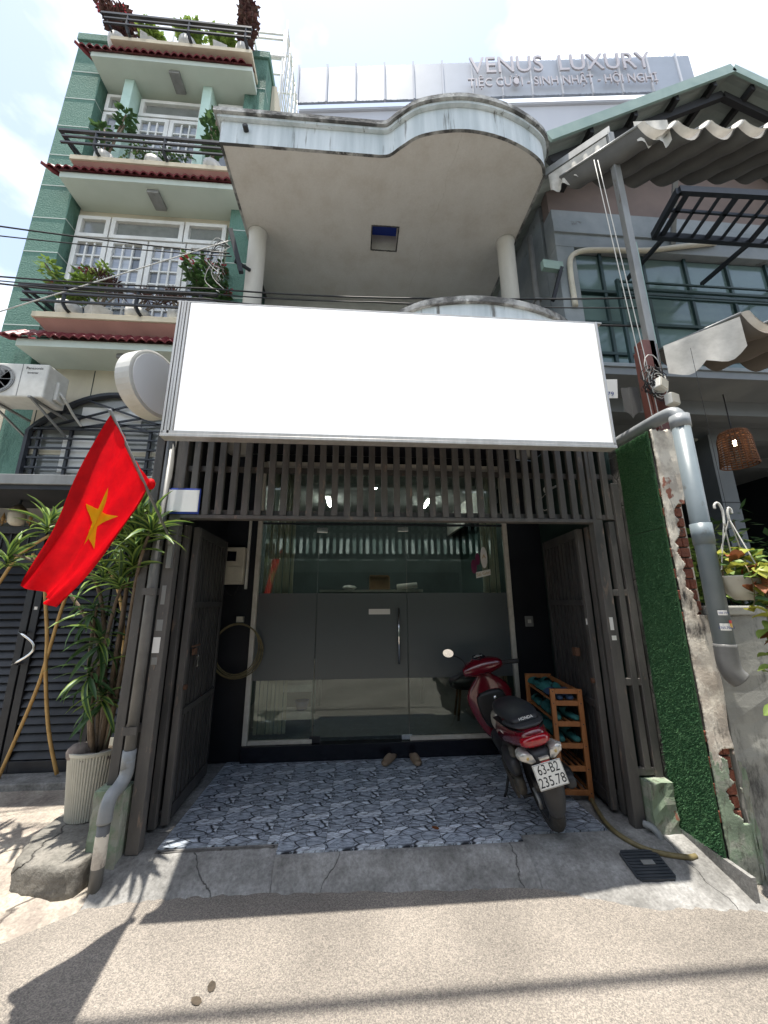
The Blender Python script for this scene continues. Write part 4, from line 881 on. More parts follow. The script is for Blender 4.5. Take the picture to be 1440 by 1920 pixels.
# big drain pipe over the wall end
dp = thing('drain_pipe', 'big blue-grey plastic drainpipe running down the crumbling wall end', 'pipe', (2.45, 2.44, 1.1))
pi_ = Matrix.Translation((-2.45, -2.44, -1.1))
MB().tube(catmull([(2.40, 3.3, 3.02), (2.40, 3.05, 3.02), (2.41, 2.75, 3.02), (2.425, 2.54, 3.02), (2.445, 2.47, 3.005), (2.45, 2.44, 2.94)], 5), .052, 20).xf(pi_).build('upper_run', 'pipe_grey', dp, smooth=True)
MB().tube([(2.45, 2.44, 2.95), (2.44, 2.44, 1.3)], .058, 22).xf(pi_).build('down_run', 'pipe_big', dp, smooth=True)
MB().tube([(2.45, 2.44, 2.97), (2.45, 2.44, 2.87)], .066, 22).xf(pi_).build('collar', 'pipe_grey', dp, smooth=True); MB().tube([(2.445, 2.44, 2.13), (2.445, 2.44, 1.98)], .064, 22).xf(pi_).build('collar', 'pipe_big', dp, smooth=True)
MB().tube(catmull([(2.44, 2.44, 1.32), (2.44, 2.44, 1.19), (2.452, 2.432, 1.135), (2.478, 2.418, 1.10)], 5), .062, 22).xf(pi_).build('spout', 'pipe_dull', dp, smooth=True)
def curved_label(x, z, w, h, material, ang, r=.0592):
    n_ = 6; rows = [[(x + r * math.sin(ang + (i / n_ - .5) * w / r), 2.44 - r * math.cos(ang + (i / n_ - .5) * w / r), zz) for i in range(n_ + 1)] for zz in (z - h / 2, z + h / 2)]
    return MB().grid(rows).xf(pi_)
curved_label(2.44, 1.52, .055, .032, 'paper', -.35).build('sticker', 'paper', dp); curved_label(2.44, 1.43, .065, .045, 'paper', -.3).build('sticker', 'paper', dp)
curved_label(2.44, 1.445, .05, .04, 'ink', .55, .0598).build('sticker', 'ink_yellow', dp); curved_label(2.44, 1.462, .045, .02, 'ink', .45, .0602).build('sticker', 'ink_red', dp)
text('phone_number', '0765.706.3', .021, 'ink_blue', dp, pi_ @ facing(2.42, 2.3805, 1.425, R(-14)), .0004); text('phone_number', '090 777', .018, 'ink_blue', dp, pi_ @ facing(2.42, 2.3805, 1.517, R(-17)), .0004)
# posts on the wall end
pt = thing('steel_post', 'tall galvanised steel post holding the neighbour awning', 'post', (2.60, 2.72, 2.95)); B('shaft', 'galvanised', pt, -.032, .032, -.03, .03, .5, 3.42, bevel=.004); B('patch_plate', 'roof_green', pt, .034, .05, -.02, .03, .6, 2.0)
bp_ = thing('brown_post', 'rusty reddish-brown post standing on the crumbling wall end', 'post', (2.56, 2.74, 2.90)); B('shaft', 'brown_post', bp_, -.06, .06, -.05, .05, 0, .95, bevel=.004); B('flange', 'brown_post', bp_, -.085, -.062, -.04, .04, 0, .86, bevel=.004); B('flange', 'brown_post', bp_, .063, .084, -.045, .04, 0, .92, bevel=.004)
for c, lab, rx in (((2.535, 2.63, 3.36), 'white plastic junction box hanging crooked among the cables', .5), ((2.60, 2.62, 3.22), 'square white junction box lower on the brown post', .05)):
    j = thing('junction_box', lab, 'junction box', c, (0, rx * .6, .3), group='junction boxes on the brown post'); B('box_body', 'white_plastic', j, -.05, .05, -.03, .03, -.05, .05, bevel=.008); B('lid', 'cream_plastic', j, -.044, .044, -.036, -.031, -.044, .044, bevel=.004)
cb = MB(); r2 = random.Random(9)
for i in range(18):
    c = Vector((2.50 + r2.uniform(-.03, .04), 2.655 + r2.uniform(-.02, .01), 3.40 + r2.uniform(-.09, .12))); ra, rb = r2.uniform(.04, .10), r2.uniform(.06, .15); ph = r2.uniform(0, 6)
    cb.tube([(c.x + ra * math.cos(ph + t * .55), c.y + .02 * math.sin(t * 1.7), c.z + rb * math.sin(ph + t * .55)) for t in range(10)], .0035 if i % 3 else .005, 5)
tag(cb.build('cable_tangle', 'wire_black', None, smooth=True), 'tangle of black cables coiled on the brown post', 'cables')
cw = MB()
for i in range(5):
    c = Vector((2.52 + r2.uniform(-.03, .03), 2.64, 3.36 + r2.uniform(-.05, .2))); cw.tube([(c.x + .07 * math.cos(t * .6 + i), c.y, c.z + .11 * math.sin(t * .6 + i)) for t in range(9)], .004, 5)
tag(cw.build('white_cables', 'wire_white', None, smooth=True), 'loops of thin white cable over the black tangle on the post', 'cables')

# ================================================================== café house on the right
cf = thing('cafe_house', 'neighbouring house with green gable roof, teal gridded windows and an open dark ground floor', 'house', (4.5, 3.65, 0))
cfi = Matrix.Translation((-4.5, -3.65, 0))
def Q(o):
    if o.parent is cf: o.matrix_parent_inverse = cfi
    return o
def QB(name, material, *a, parent=None, **k): return Q(MB().box(*a).build(name, material, parent or cf, **k))
QB('gable_wall', 'pink_wall', 2.45, 8.0, 3.66, 3.8, 6.5, 7.9); QB('grey_band', 'grey_wall', 2.44, 8.0, 3.60, 3.80, 5.92, 6.498, bevel=.006); QB('corner_pier', 'grey_wall', 2.44, 2.68, 3.60, 3.85, 3.0, 5.918, bevel=.006); QB('side_wall', 'grey_wall', 2.44, 2.52, 3.86, 8, 3.0, 6.9)
QB('band_step', 'grey_wall', 2.43, 8.0, 3.575, 3.598, 6.12, 6.30)
wg = QB('window_grid', 'teal_frame', 2.69, 8.0, 3.70, 3.73, 4.05, 5.915)
vx = [2.69, 3.05, 3.62, 4.2, 4.78, 5.35, 5.95, 6.6]; vz = [4.06, 4.45, 4.88, 5.30, 5.36, 5.91]
for a, b in zip(vx, vx[1:]):
    for c, d in zip(vz, vz[1:]):
        if d - c > .1: Q(MB().box(a + .018, b - .018, 3.692, 3.6995, c + .015, d - .015).build('pane', 'teal_pane', wg))
for x in vx: Q(MB().box(x - .018, x + .018, 3.66, 3.691, 4.05, 5.912).build('mullion', 'teal_frame', wg))
for z in (4.45, 4.88, 5.33): Q(MB().box(2.7, 6.6, 3.655, 3.69, z - .018, z + .018).build('transom', 'teal_frame', wg))
rl = QB('window_rail', 'teal_frame', 3.0, 8.0, 3.40, 3.43, 5.12, 5.15)
for z in (5.02, 5.22): Q(MB().box(3.0, 8.0, 3.40, 3.42, z, z + .02).build('rail', 'teal_frame', rl))
Q(MB().bar((3.0, 3.41, 4.05), (3.0, 3.41, 5.25), .035, .035).build('rail_post', 'teal_frame', rl))
# gable roof
RX0, RZ0, RXM, RZM = 2.10, 6.66, 4.69, 8.14
for sx in (-1, 1):
    xe = RXM + sx * (RXM - RX0); p = lambda y, d: [(xe, y, RZ0 + d), (RXM, y, RZM + d)]
    r_ = MB(); y0, y1 = 2.98, 8.0; nn = 36
    for d, nm in ((0, 'u'),):
        rows = []
        for j in range(3):
            y = lerp(y0, y1, j / 2); rows.append([(lerp(xe, RXM, i / nn), y, lerp(RZ0, RZM, i / nn)) for i in range(nn + 1)])
    # corrugations run down the slope: ribs across y
    rows = []
    m_ = 100
    for j in range(m_ + 1):
        y = lerp(y0, y1, j / m_); dz = .018 * (1 if (j // 2) % 2 else 0); rows.append([(xe, y, RZ0 + dz), (RXM, y, RZM + dz)])
    Q(MB().grid(rows).build('roof_slope', 'roof_sheet', cf))
    dz = Vector((0, 0, 1))
    Q(MB().bar((xe - sx * -.03 * 0, 2.965, RZ0 + .02), (RXM, 2.965, RZM + .02), .03, .13, (0, 0, 1)).build('barge_board', 'roof_green', cf))
    for t in (.22, .45, .68, .9): Q(MB().bar((lerp(xe, RXM, t), 3.0, lerp(RZ0, RZM, t) - .06), (lerp(xe, RXM, t), 8, lerp(RZ0, RZM, t) - .06), .05, .09).build('purlin', 'purlin', cf))
Q(MB().bar((2.2, 3.15, 6.60), (RXM, 3.15, RZM - .13), .06, .1).build('rafter', 'purlin', cf)); Q(MB().bar((7.1, 3.15, 6.64), (RXM, 3.15, RZM - .13), .06, .1).build('rafter', 'purlin', cf))
Q(MB().tube(catmull([(2.56, 3.57, 5.0), (2.56, 3.57, 5.5), (2.60, 3.57, 5.72), (2.74, 3.57, 5.82), (3.0, 3.57, 5.86), (3.6, 3.57, 5.90), (4.1, 3.57, 6.0), (4.6, 3.57, 6.1)], 5), .032, 10).build('white_conduit', 'cream_plastic', cf, smooth=True))
Q(MB().bar((4.02, 3.6, 6.05), (3.72, 3.05, 6.75), .05, .06).build('strut', 'galvanised', cf))
# horizontal black lattice frame standing out from the wall
fr = thing('steel_lattice', 'black steel lattice frame jutting out under the upper awning', 'lattice', (3.7, 2.75, 5.42))
for a, b in (((-.55, .25, 0), (-.66, -.2, 0)), ((-.55, .25, 0), (2.0, .25, 0)), ((-.66, -.2, 0), (2.0, -.26, 0))): MB().bar(a, b, .045, .07).build('frame_bar', 'black_metal', fr)
for i in range(14):
    x = -.46 + i * .17; MB().bar((x, .23, 0), (x - .10, -.21, 0), .02 if i % 3 else .045, .03).build('lattice_bar', 'black_metal', fr)
MB().bar((-.62, -.02, 0), (2.0, -.03, 0), .02, .03).build('lattice_bar', 'black_metal', fr)
for x in (-.4, .6, 1.6): MB().bar((x, .25, .02), (x + .05, .90, .1), .04, .04).build('wall_arm', 'black_metal', fr)
# open ground floor
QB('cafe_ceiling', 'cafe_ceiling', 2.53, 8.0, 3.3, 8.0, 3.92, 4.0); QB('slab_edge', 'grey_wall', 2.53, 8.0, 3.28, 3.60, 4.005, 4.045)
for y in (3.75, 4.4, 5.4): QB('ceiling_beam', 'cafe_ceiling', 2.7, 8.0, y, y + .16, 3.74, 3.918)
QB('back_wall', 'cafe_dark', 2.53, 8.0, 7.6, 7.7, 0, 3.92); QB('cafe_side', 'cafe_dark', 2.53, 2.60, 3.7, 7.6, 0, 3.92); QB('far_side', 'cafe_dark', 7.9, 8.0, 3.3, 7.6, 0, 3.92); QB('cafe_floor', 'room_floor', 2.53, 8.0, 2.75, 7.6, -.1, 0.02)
pc = QB('pillar', 'cafe_ceiling', 4.62, 4.86, 4.25, 4.45, .02, 3.73)
for z in (1.6, 2.2, 2.8): Q(MB().box(4.617, 4.863, 4.246, 4.25, z, z + .012).build('pillar_joint', 'cafe_dark', pc))
lw = thing('low_wall', 'low stained concrete wall beside the crumbling wall end', 'wall', (3.2, 2.68, -.12))
rough_wall(-.665, 3.0, -.06, .07, 0, 1.61, 18, 16, .006, 31, .004).build('wall_body', 'low_wall_plaster', lw); B('coping', 'low_wall_plaster', lw, -.66, 3.0, -.075, .10, 1.612, 1.68, bevel=.012)
dl = thing('downlight', 'lit round downlight in the café ceiling', 'lamp', (4.57, 4.45, 3.735)); MB().lathe([(0, -.012), (.06, -.012), (.06, -.02), (0, -.02)], n=20).build('lens', 'lamp_light', dl); MB().lathe([(.062, 0), (.08, 0), (.075, -.022), (.062, -.022)], n=20).build('ring', 'white_plastic', dl, smooth=True)
wl = thing('wicker_lamp', 'woven wicker pendant lamp hanging in the open café', 'lamp', (4.22, 3.6, 3.92))
MB().tube([(0, 0, 0), (.0, 0, -.46)], .006, 6).build('cord', 'wire_black', wl)
sp = [(.06, -.46), (.12, -.48), (.145, -.56), (.15, -.70), (.16, -.84), (.165, -.87)]
for k in range(22):
    a = 2 * math.pi * k / 22
    MB().tube([(r_ * math.cos(a), r_ * math.sin(a), z) for r_, z in sp], .007, 4).build('upright_strand', 'wicker', wl)
for z in [-.47 - .0285 * i for i in range(15)]:
    r_ = interp(sorted([(-b, a) for a, b in sp]), -z); MB().tube([(r_ * math.cos(2 * math.pi * i / 22), r_ * math.sin(2 * math.pi * i / 22), z) for i in range(23)], .0075 if z < -.5 else .01, 4).build('woven_ring', 'wicker', wl)
MB().ball((0, 0, -.60), .03, .03, .04).build('bulb', 'warm_light', wl, smooth=True)
# two wave awnings
def awning(name, label, F0, step, nfold, back, sag, under, valance, flapn):
    t_ = thing(name, label, 'awning', F0)
    bk = Vector(back); st_ = Vector(step)
    for i in range(nfold):
        a = st_ * i; b = st_ * (i + 1)
        MB().tube([a + Vector((0, 0, .01)), a + bk + Vector((0, 0, .01))], .014, 8).build('rod', 'galvanised', t_, smooth=True)
        rows = []
        for j in range(13):
            u = j / 12; row = []
            for k in range(11):
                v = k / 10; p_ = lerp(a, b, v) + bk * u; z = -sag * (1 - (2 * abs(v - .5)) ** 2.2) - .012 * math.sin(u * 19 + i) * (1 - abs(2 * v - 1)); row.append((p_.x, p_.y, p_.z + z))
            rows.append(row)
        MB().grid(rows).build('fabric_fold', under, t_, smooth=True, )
        # loose front flap rolled over the rod end, catching the sun
        rows = []
        for j in range(7):
            u = j / 6; row = []
            for k in range(13):
                v = k / 12; p_ = a + (b - a) * v * .94 + bk * (.02 - .10 * u); dr = valance * (.25 + .75 * math.sin(math.pi * min(1, v * 1.02)) ** .7)
                row.append((p_.x, p_.y - .03 * math.sin(u * 3), p_.z + .02 - sag * (1 - (2 * abs(v - .5)) ** 2.2) * (1 - u) * .95 - dr * u))
            rows.append(row)
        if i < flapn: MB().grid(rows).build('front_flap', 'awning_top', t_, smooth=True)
    a = st_ * nfold; MB().tube([a, a + bk], .014, 8).build('rod', 'galvanised', t_, smooth=True)
    return t_
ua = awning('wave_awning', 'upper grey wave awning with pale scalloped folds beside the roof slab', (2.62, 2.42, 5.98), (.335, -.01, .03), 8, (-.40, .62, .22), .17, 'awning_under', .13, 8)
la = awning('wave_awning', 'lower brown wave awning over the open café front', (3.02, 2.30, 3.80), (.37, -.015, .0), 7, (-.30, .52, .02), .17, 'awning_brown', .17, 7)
# end drape of each awning, hanging from its first rod
def drape(parent, a, b, h, n_, amp, material, seed):
    r2 = random.Random(seed); a = Vector(a); b = Vector(b); d = (b - a); nrm = Vector((d.y, -d.x, 0)).normalized(); rows = []
    for j in range(9):
        u = j / 8; row = []
        for k in range(n_ * 6 + 1):
            v = k / (n_ * 6); p_ = a + d * v; w = amp * u * math.sin(v * n_ * 2 * math.pi); hh = h * (.78 + .22 * abs(math.sin(v * n_ * math.pi)))
            row.append((p_.x + nrm.x * w, p_.y + nrm.y * w, p_.z - hh * u))
        rows.append(row)
    return MB().grid(rows).build('end_drape', material, parent, smooth=True)
drape(ua, (-.06, .30, .36), (-.46, .72, .40), .30, 5, .035, 'awning_top', 1); drape(ua, (.02, .05, .16), (.30, -.02, .10), .33, 2, .03, 'awning_top', 2)
MB().bar((-.02, .28, .41), (-.48, .76, .46), .05, .09).build('end_beam', 'galvanised', ua)
drape(la, (-.02, 0, -.02), (-.42, .30, -.08), .34, 2, .02, 'awning_top', 3)
fs = thing('paper_notice', 'torn white paper notice with a phone number beside the brown post', 'notice', (2.30, 2.90, 3.50), (0, R(6), R(-14))); MB().box(-.09, .06, 0, .004, -.11, .08).build('sheet', 'paper', fs)
text('number', '779', .06, 'ink_blue', fs, facing(-.015, -.001, -.07), .0005)
gf2 = thing('awning_scrap', 'folded grey awning scrap left of the brown post', 'awning', (2.44, 2.95, 3.55)); 
rows = [[(.0 + .02 * math.sin(v * 7) + v * .14, -.02 * v, -.02 - (.32 * (1 - .25 * abs(2 * v - 1))) * u) for v in [k / 8 for k in range(9)]] for u in (0, .33, .66, 1)]
MB().grid(rows).build('fabric', 'awning_under', gf2, smooth=True)
# gap between the houses
gp = thing('rain_pipe', 'grey rainwater pipe in the gap right of the roof slab', 'pipe', (2.20, 3.75, 3.2)); MB().tube([(0, 0, 0), (0, 0, 3.0)], .035, 10).build('shaft', 'pipe_dull', gp, smooth=True); B('clip', 'galvanised', gp, -.045, .045, -.045, .05, 2.0, 2.03)
gb = thing('green_bracket', 'short green steel bracket in the gap between the houses', 'bracket', (2.30, 3.55, 5.55)); MB().bar((-.1, 0, 0), (.16, .02, 0), .06, .12).build('arm', 'roof_green', gb); MB().bar((.14, 0, -.02), (-.02, 0, -.5), .04, .04).build('strut', 'black_metal', gb)

# ================================================================== banquet hall far behind
vb = thing('banquet_hall', 'far white banquet hall with ribbed roof screen and large metal letters', 'building', (9, 19, 0))
A0, A1 = Vector((-4.7, 19.7, 0)), Vector((23.6, 17.0, 0)); du = (A1 - A0).normalized(); L_ = (A1 - A0).length; ang = math.atan2(du.y, du.x)
Mv = Matrix.Translation((-9, -19, 0)) @ Matrix.Translation(A0) @ Matrix.Rotation(ang, 4, 'Z')
MB().box(0.2, L_ + .5, .5, 14, 0, 36.3).xf(Mv).build('wall', 'far_white', vb); MB().box(0.1, L_ + .6, .35, 14.1, 36.31, 36.5).xf(Mv).build('ledge', 'far_white', vb)
MB().box(.0, L_, .1, .14, 36.52, 40.0).xf(Mv).build('screen_backing', 'far_rib', vb)
rib = MB().box(-.05, .05, -.09, .02, 36.5, 40.05).mesh('screen_rib'); setm(rib, 'far_rib')
nr_ = 290
for i in range(nr_):
    o = obj('screen_rib', rib, None, vb); o.matrix_local = Mv @ Matrix.Translation((L_ * (i + .5) / nr_, .07, rr.uniform(-.03, .03)))
for i in range(14): MB().box(L_ * i / 13.5, L_ * i / 13.5 + .12, -.10, .1, 36.45, 40.25).xf(Mv).build('screen_post', 'far_white', vb)
MB().add([(L_, .1, 36.5), (L_, .1, 40.0), (L_ + 1.6, 6, 36.5), (L_ + 1.6, 6, 40.0)], [(0, 1, 3, 2)]).xf(Mv).build('screen_return', 'far_white', vb)
def wall_text(s, u, z, size, width, material):
    """sign letters on the screen, each letter (with its accents) a part of its own"""
    o = text('letter', s, size, material, vb, Matrix.Identity(4), .05); me = o.data
    bm = bmesh.new(); bm.from_mesh(me); bmesh.ops.remove_doubles(bm, verts=bm.verts, dist=1e-4); todo = set(bm.verts); isl = []
    while todo:
        st = [todo.pop()]; cur = []
        while st:
            v = st.pop(); cur.append(v)
            for e in v.link_edges:
                w = e.other_vert(v)
                if w in todo: todo.remove(w); st.append(w)
        isl.append(cur)
    isl = sorted(((min(v.co.x for v in c), max(v.co.x for v in c), c) for c in isl), key=lambda q: q[0]); gr = []
    for x0, x1, c in isl:
        if gr and x0 < gr[-1][1] - .3 * (x1 - x0): gr[-1][1] = max(gr[-1][1], x1); gr[-1][2].update(c)
        else: gr.append([x0, x1, set(c)])
    full = gr[-1][1] - gr[0][0]; k = width / full; mid = (gr[-1][1] + gr[0][0]) / 2
    for x0, x1, vs_ in gr:
        idx = {v: i for i, v in enumerate(vs_)}; mb = MB(); mb.v = [((v.co.x - mid) * k, v.co.y, v.co.z) for v in idx]
        mb.f = [tuple(idx[v] for v in f.verts) for f in bm.faces if f.verts[0] in idx]
        q = obj('letter', mb.mesh('letter'), material, vb); q.matrix_local = Mv @ Matrix.Translation((u, -.35, z)) @ FACE
    bm.free(); bpy.data.objects.remove(o)
for z, w_, sz, s in ((38.95, 12.8, 2.3, 'VENUS  LUXURY'), (37.25, 13.2, 1.15, 'TIỆC CƯỚI - SINH NHẬT - HỘI NGHỊ')): wall_text(s, 18.9, z, sz, w_, 'far_letter')

# ================================================================== scooter
sc = thing('motor_scooter', 'dark red motor scooter leaning on its side stand, tail towards the street', 'scooter', (1.475, 3.17, 0.004), (0, R(-15), R(-6)))
def ring(y, zc, hw, hh, n=16, p=2.6, dx=0, tiltz=0):
    out = []
    for k in range(n):
        a = 2 * math.pi * k / n; c_, s_ = math.cos(a), math.sin(a)
        x = hw * math.copysign(abs(c_) ** (2 / p), c_); z = hh * math.copysign(abs(s_) ** (2 / p), s_); out.append((dx + x, y + z * tiltz, zc + z))
    return out
def shell(name, rings, material, smooth=True, parent=None, sub=1): 
    return obj(name, MB().loft(rings).mesh(name, smooth), material, parent or sc, subsurf=sub)
def wheel(y, z, rad, tw):
    w = bpy.data.objects.new('wheel', None); COL.objects.link(w); w.parent = sc; w.matrix_local = T(0, y, z)
    ty = []
    nseg = 40
    prof = [(rad - .085, -tw * .38), (rad - .05, -tw * .5), (rad - .018, -tw * .42), (rad, -tw * .15), (rad, tw * .15), (rad - .018, tw * .42), (rad - .05, tw * .5), (rad - .085, tw * .38)]
    MB().loft([[(x_, r_ * math.cos(2 * math.pi * k / nseg), r_ * math.sin(2 * math.pi * k / nseg)) for r_, x_ in prof] for k in range(nseg + 1)], cap=False).build('tyre', 'black_rubber', w, smooth=True)
    MB().loft([[(x_, r_ * math.cos(2 * math.pi * k / nseg), r_ * math.sin(2 * math.pi * k / nseg)) for r_, x_ in ((rad - .09, -tw * .4), (rad - .078, -tw * .4), (rad - .078, tw * .4), (rad - .09, tw * .4))] for k in range(nseg + 1)], cap=False).build('rim', 'scooter_grey', w, smooth=True)
    for i in range(5): MB().bar((0, .03 * math.cos(i * 1.257), .03 * math.sin(i * 1.257)), (0, (rad - .08) * math.cos(i * 1.257), (rad - .08) * math.sin(i * 1.257)), .03, .03, (1, 0, 0)).build('spoke', 'scooter_grey', w)
    MB().tube([(-.05, 0, 0), (.05, 0, 0)], .035, 12).build('hub', 'engine_grey', w, smooth=True)
wheel(-.09, .27, .27, .10); wheel(1.24, .275, .275, .09)
shell('rear_cowl', [ring(-.40, .715, .055, .03), ring(-.36, .70, .10, .06), ring(-.25, .685, .135, .088), ring(-.05, .655, .155, .115), ring(.15, .615, .16, .125), ring(.32, .57, .145, .12), ring(.42, .53, .12, .10)], 'scooter_red')
shell('lower_side_cover', [ring(-.22, .55, .09, .03), ring(-.05, .50, .12, .06), ring(.2, .43, .13, .09), ring(.42, .38, .12, .09), ring(.5, .36, .10, .07)], 'scooter_grey')
shell('seat', [ring(-.31, .785, .07, .018), ring(-.27, .79, .11, .035), ring(-.12, .80, .135, .045), ring(.02, .785, .14, .05), ring(.14, .765, .14, .05), ring(.26, .765, .125, .055), ring(.37, .745, .09, .05), ring(.44, .72, .05, .03)], 'seat_vinyl')
shell('cowl_seam', [ring(-.385, .745, .06, .006), ring(-.30, .742, .128, .006), ring(-.05, .735, .158, .006), ring(.2, .705, .158, .006), ring(.36, .66, .13, .006)], 'black_plastic')
text('cowl_badge', 'VISION', .02, 'plate_white', sc, Matrix.Translation((-.152, -.03, .665)) @ Euler((R(90), 0, R(-87))).to_matrix().to_4x4(), .0006)
for s_ in (-1, 1): MB().tube(catmull([(s_ * .12, .89, .955), (s_ * .11, .98, .90), (s_ * .06, 1.06, .80), (s_ * .03, 1.08, .62)], 5), .005, 6).build('brake_cable', 'black_plastic', sc, smooth=True)
shell('grab_rail', [ring(-.37, .765, .05, .012), ring(-.33, .77, .12, .014), ring(-.18, .765, .15, .016), ring(-.05, .755, .155, .012)], 'scooter_grey')
text('seat_lettering', 'HONDA', .028, 'plate_white', sc, Matrix.Translation((.0, -.302, .806)) @ Euler((R(55), 0, 0)).to_matrix().to_4x4(), .0008)
shell('front_seat_cover', [ring(.26, .63, .15, .10), ring(.36, .625, .158, .11), ring(.46, .60, .13, .11), ring(.51, .57, .07, .08)], 'scooter_silver')
shell('tail_light', [ring(-.418, .69, .045, .018), ring(-.408, .685, .085, .036), ring(-.37, .68, .112, .046), ring(-.32, .675, .125, .045)], 'scooter_lamp')
for s_ in (-1, 1):
    q_ = [(.05, .560), (.085, .553), (.150, .592), (.158, .625), (.125, .640), (.07, .622)]
    wd = MB().loft([[(s_ * x * k1 + s_ * .012 * k2, y, .597 + (z - .597) * k1) for x, z in q_] for y, k1, k2 in ((-.415, .72, 1), (-.405, .95, .3), (-.37, 1.04, 0), (-.29, .92, .2))])
    sg_ = obj('turn_signal', wd.mesh('turn_signal'), 'lens_clear', sc, bevel=.006)
    MB().ball((s_ * .10, -.410, .60), .012, .010, .012).build('bulb', 'ink_gold', sg_, smooth=True)
shell('tail_cover', [ring(-.42, .575, .05, .04), ring(-.36, .59, .085, .055), ring(-.2, .58, .10, .06), ring(-.05, .52, .09, .06)], 'scooter_grey')
rf = MB(); rows = []
for y, z, w in ((-.36, .56, .075), (-.42, .50, .08), (-.445, .43, .082), (-.435, .36, .08), (-.405, .28, .072), (-.375, .215, .058), (-.365, .19, .04)):
    rows.append([(w * math.sin(t * 1.2), y + .05 * (1 - math.cos(t * 1.2)) * 1.2, z + .012 * (1 - math.cos(t))) for t in [-1 + i / 4 for i in range(9)]])
obj('rear_fender', MB().grid(rows).mesh('rear_fender', True), 'scooter_grey', sc, solid=.008)
pm = Matrix.Translation((0, -.468, .50)) @ Euler((R(-14), 0, 0)).to_matrix().to_4x4()
pl_ = obj('licence_plate', MB().box(-.098, .098, -.003, .003, -.072, .072).mesh('licence_plate'), 'plate_white', sc, bevel=.008); pl_.matrix_local = pm
text('plate_number', '63-B2', .078, 'ink_black', pl_, facing(0, -.0035, .034), .0006, xs=.80); text('plate_number', '235.78', .078, 'ink_black', pl_, facing(0, -.0035, -.034), .0006, xs=.86)
for i, (a, b) in enumerate((((-.094, -.068), (.094, -.068)), ((.094, -.068), (.094, .068)), ((.094, .068), (-.094, .068)), ((-.094, .068), (-.094, -.068)))): MB().bar((a[0], -.0035, a[1]), (b[0], -.0035, b[1]), .0015, .0025, (0, 1, 0)).build('plate_rim', 'ink_black', pl_)
MB().box(-.03, .03, -.45, -.436, .565, .578).build('red_reflector', 'scooter_lamp', sc); obj('plate_tag', MB().box(-.035, .035, -.453, -.43, .583, .60).mesh('plate_tag'), 'lens_clear', sc, bevel=.004)
shell('engine_case', [ring(-.06, .28, .03, .05, dx=-.13), ring(-.02, .28, .045, .085, dx=-.13), ring(.2, .26, .05, .085, dx=-.125), ring(.42, .27, .05, .075, dx=-.11), ring(.5, .28, .03, .05, dx=-.1)], 'engine_grey')
shell('air_box', [ring(-.10, .42, .03, .05, dx=-.135), ring(-.04, .425, .05, .075, dx=-.135), ring(.15, .43, .055, .075, dx=-.13), ring(.26, .43, .03, .05, dx=-.12)], 'scooter_grey')
for i in range(6): MB().box(-.178, -.16, -.02 + i * .035, -.002 + i * .035, .20, .33).build('case_rib', 'engine_grey', sc)
MB().tube([(-.115, .03, .30), (-.115, -.05, .56)], .03, 10).build('rear_shock', 'engine_grey', sc, smooth=True)
MB().tube([(-.06, -.09, .27), (-.06, -.16, .22), (-.06, -.14, .16)], .012, 8).build('brake_arm', 'galvanised', sc, smooth=True)
ex = shell('exhaust', [ring(-.30, .335, .03, .03, dx=.165), ring(-.28, .335, .05, .055, dx=.165), ring(.0, .31, .055, .06, dx=.165), ring(.18, .28, .04, .045, dx=.155), ring(.28, .24, .018, .018, dx=.12)], 'scooter_grey')
shell('exhaust_guard', [ring(-.26, .35, .058, .055, dx=.172), ring(-.1, .335, .06, .058, dx=.172), ring(.0, .325, .055, .05, dx=.172)], 'black_plastic')
shell('floorboard', [ring(.44, .34, .12, .05), ring(.6, .315, .135, .04), ring(.82, .32, .135, .045), ring(.92, .36, .12, .06)], 'scooter_grey')
# leg shield and front
def hring(z, y, hw, hd, n=16, p=2.8): return [(hw * math.copysign(abs(math.cos(2 * math.pi * k / n)) ** (2 / p), math.cos(2 * math.pi * k / n)), y + hd * math.copysign(abs(math.sin(2 * math.pi * k / n)) ** (2 / p), math.sin(2 * math.pi * k / n)), z) for k in range(n)]
obj('leg_shield', MB().loft([hring(.26, .97, .10, .04), hring(.34, .96, .16, .055), hring(.50, .98, .215, .06), hring(.66, .97, .25, .055), hring(.76, .96, .225, .05), hring(.86, .945, .09, .045), hring(.93, .94, .06, .04)]).mesh('leg_shield', True), 'scooter_red', sc, subsurf=1)
obj('inner_panel', MB().loft([hring(.36, .905, .10, .02), hring(.5, .90, .15, .03), hring(.66, .90, .165, .03), hring(.74, .905, .12, .025)]).mesh('inner_panel', True), 'black_plastic', sc, subsurf=1)
obj('front_nose', MB().loft([hring(.42, 1.04, .07, .04), hring(.55, 1.08, .12, .06), hring(.72, 1.07, .13, .06), hring(.86, 1.0, .08, .05)]).mesh('front_nose', True), 'scooter_red', sc, subsurf=1)
MB().tube([(.04, .865, .66), (.04, .885, .66)], .022, 14).build('ignition_lock', 'chrome', sc, smooth=True); MB().tube(catmull([(0, .89, .58), (0, .855, .56), (0, .85, .53), (0, .87, .515)], 4), .007, 6).build('bag_hook', 'chrome', sc, smooth=True)
obj('handlebar_cover', MB().loft([[(x, y + .062 * math.cos(2 * math.pi * k / 14) * sc_, z + .05 * math.sin(2 * math.pi * k / 14) * sc_) for k in range(14)] for x, y, z, sc_ in ((-.22, .855, .965, .6), (-.17, .88, .97, 1.2), (-.09, .905, .97, 1.75), (0, .92, .975, 1.95), (.09, .905, .97, 1.75), (.17, .88, .97, 1.2), (.22, .855, .965, .6))]).mesh('handlebar_cover', True), 'scooter_red', sc, subsurf=1)
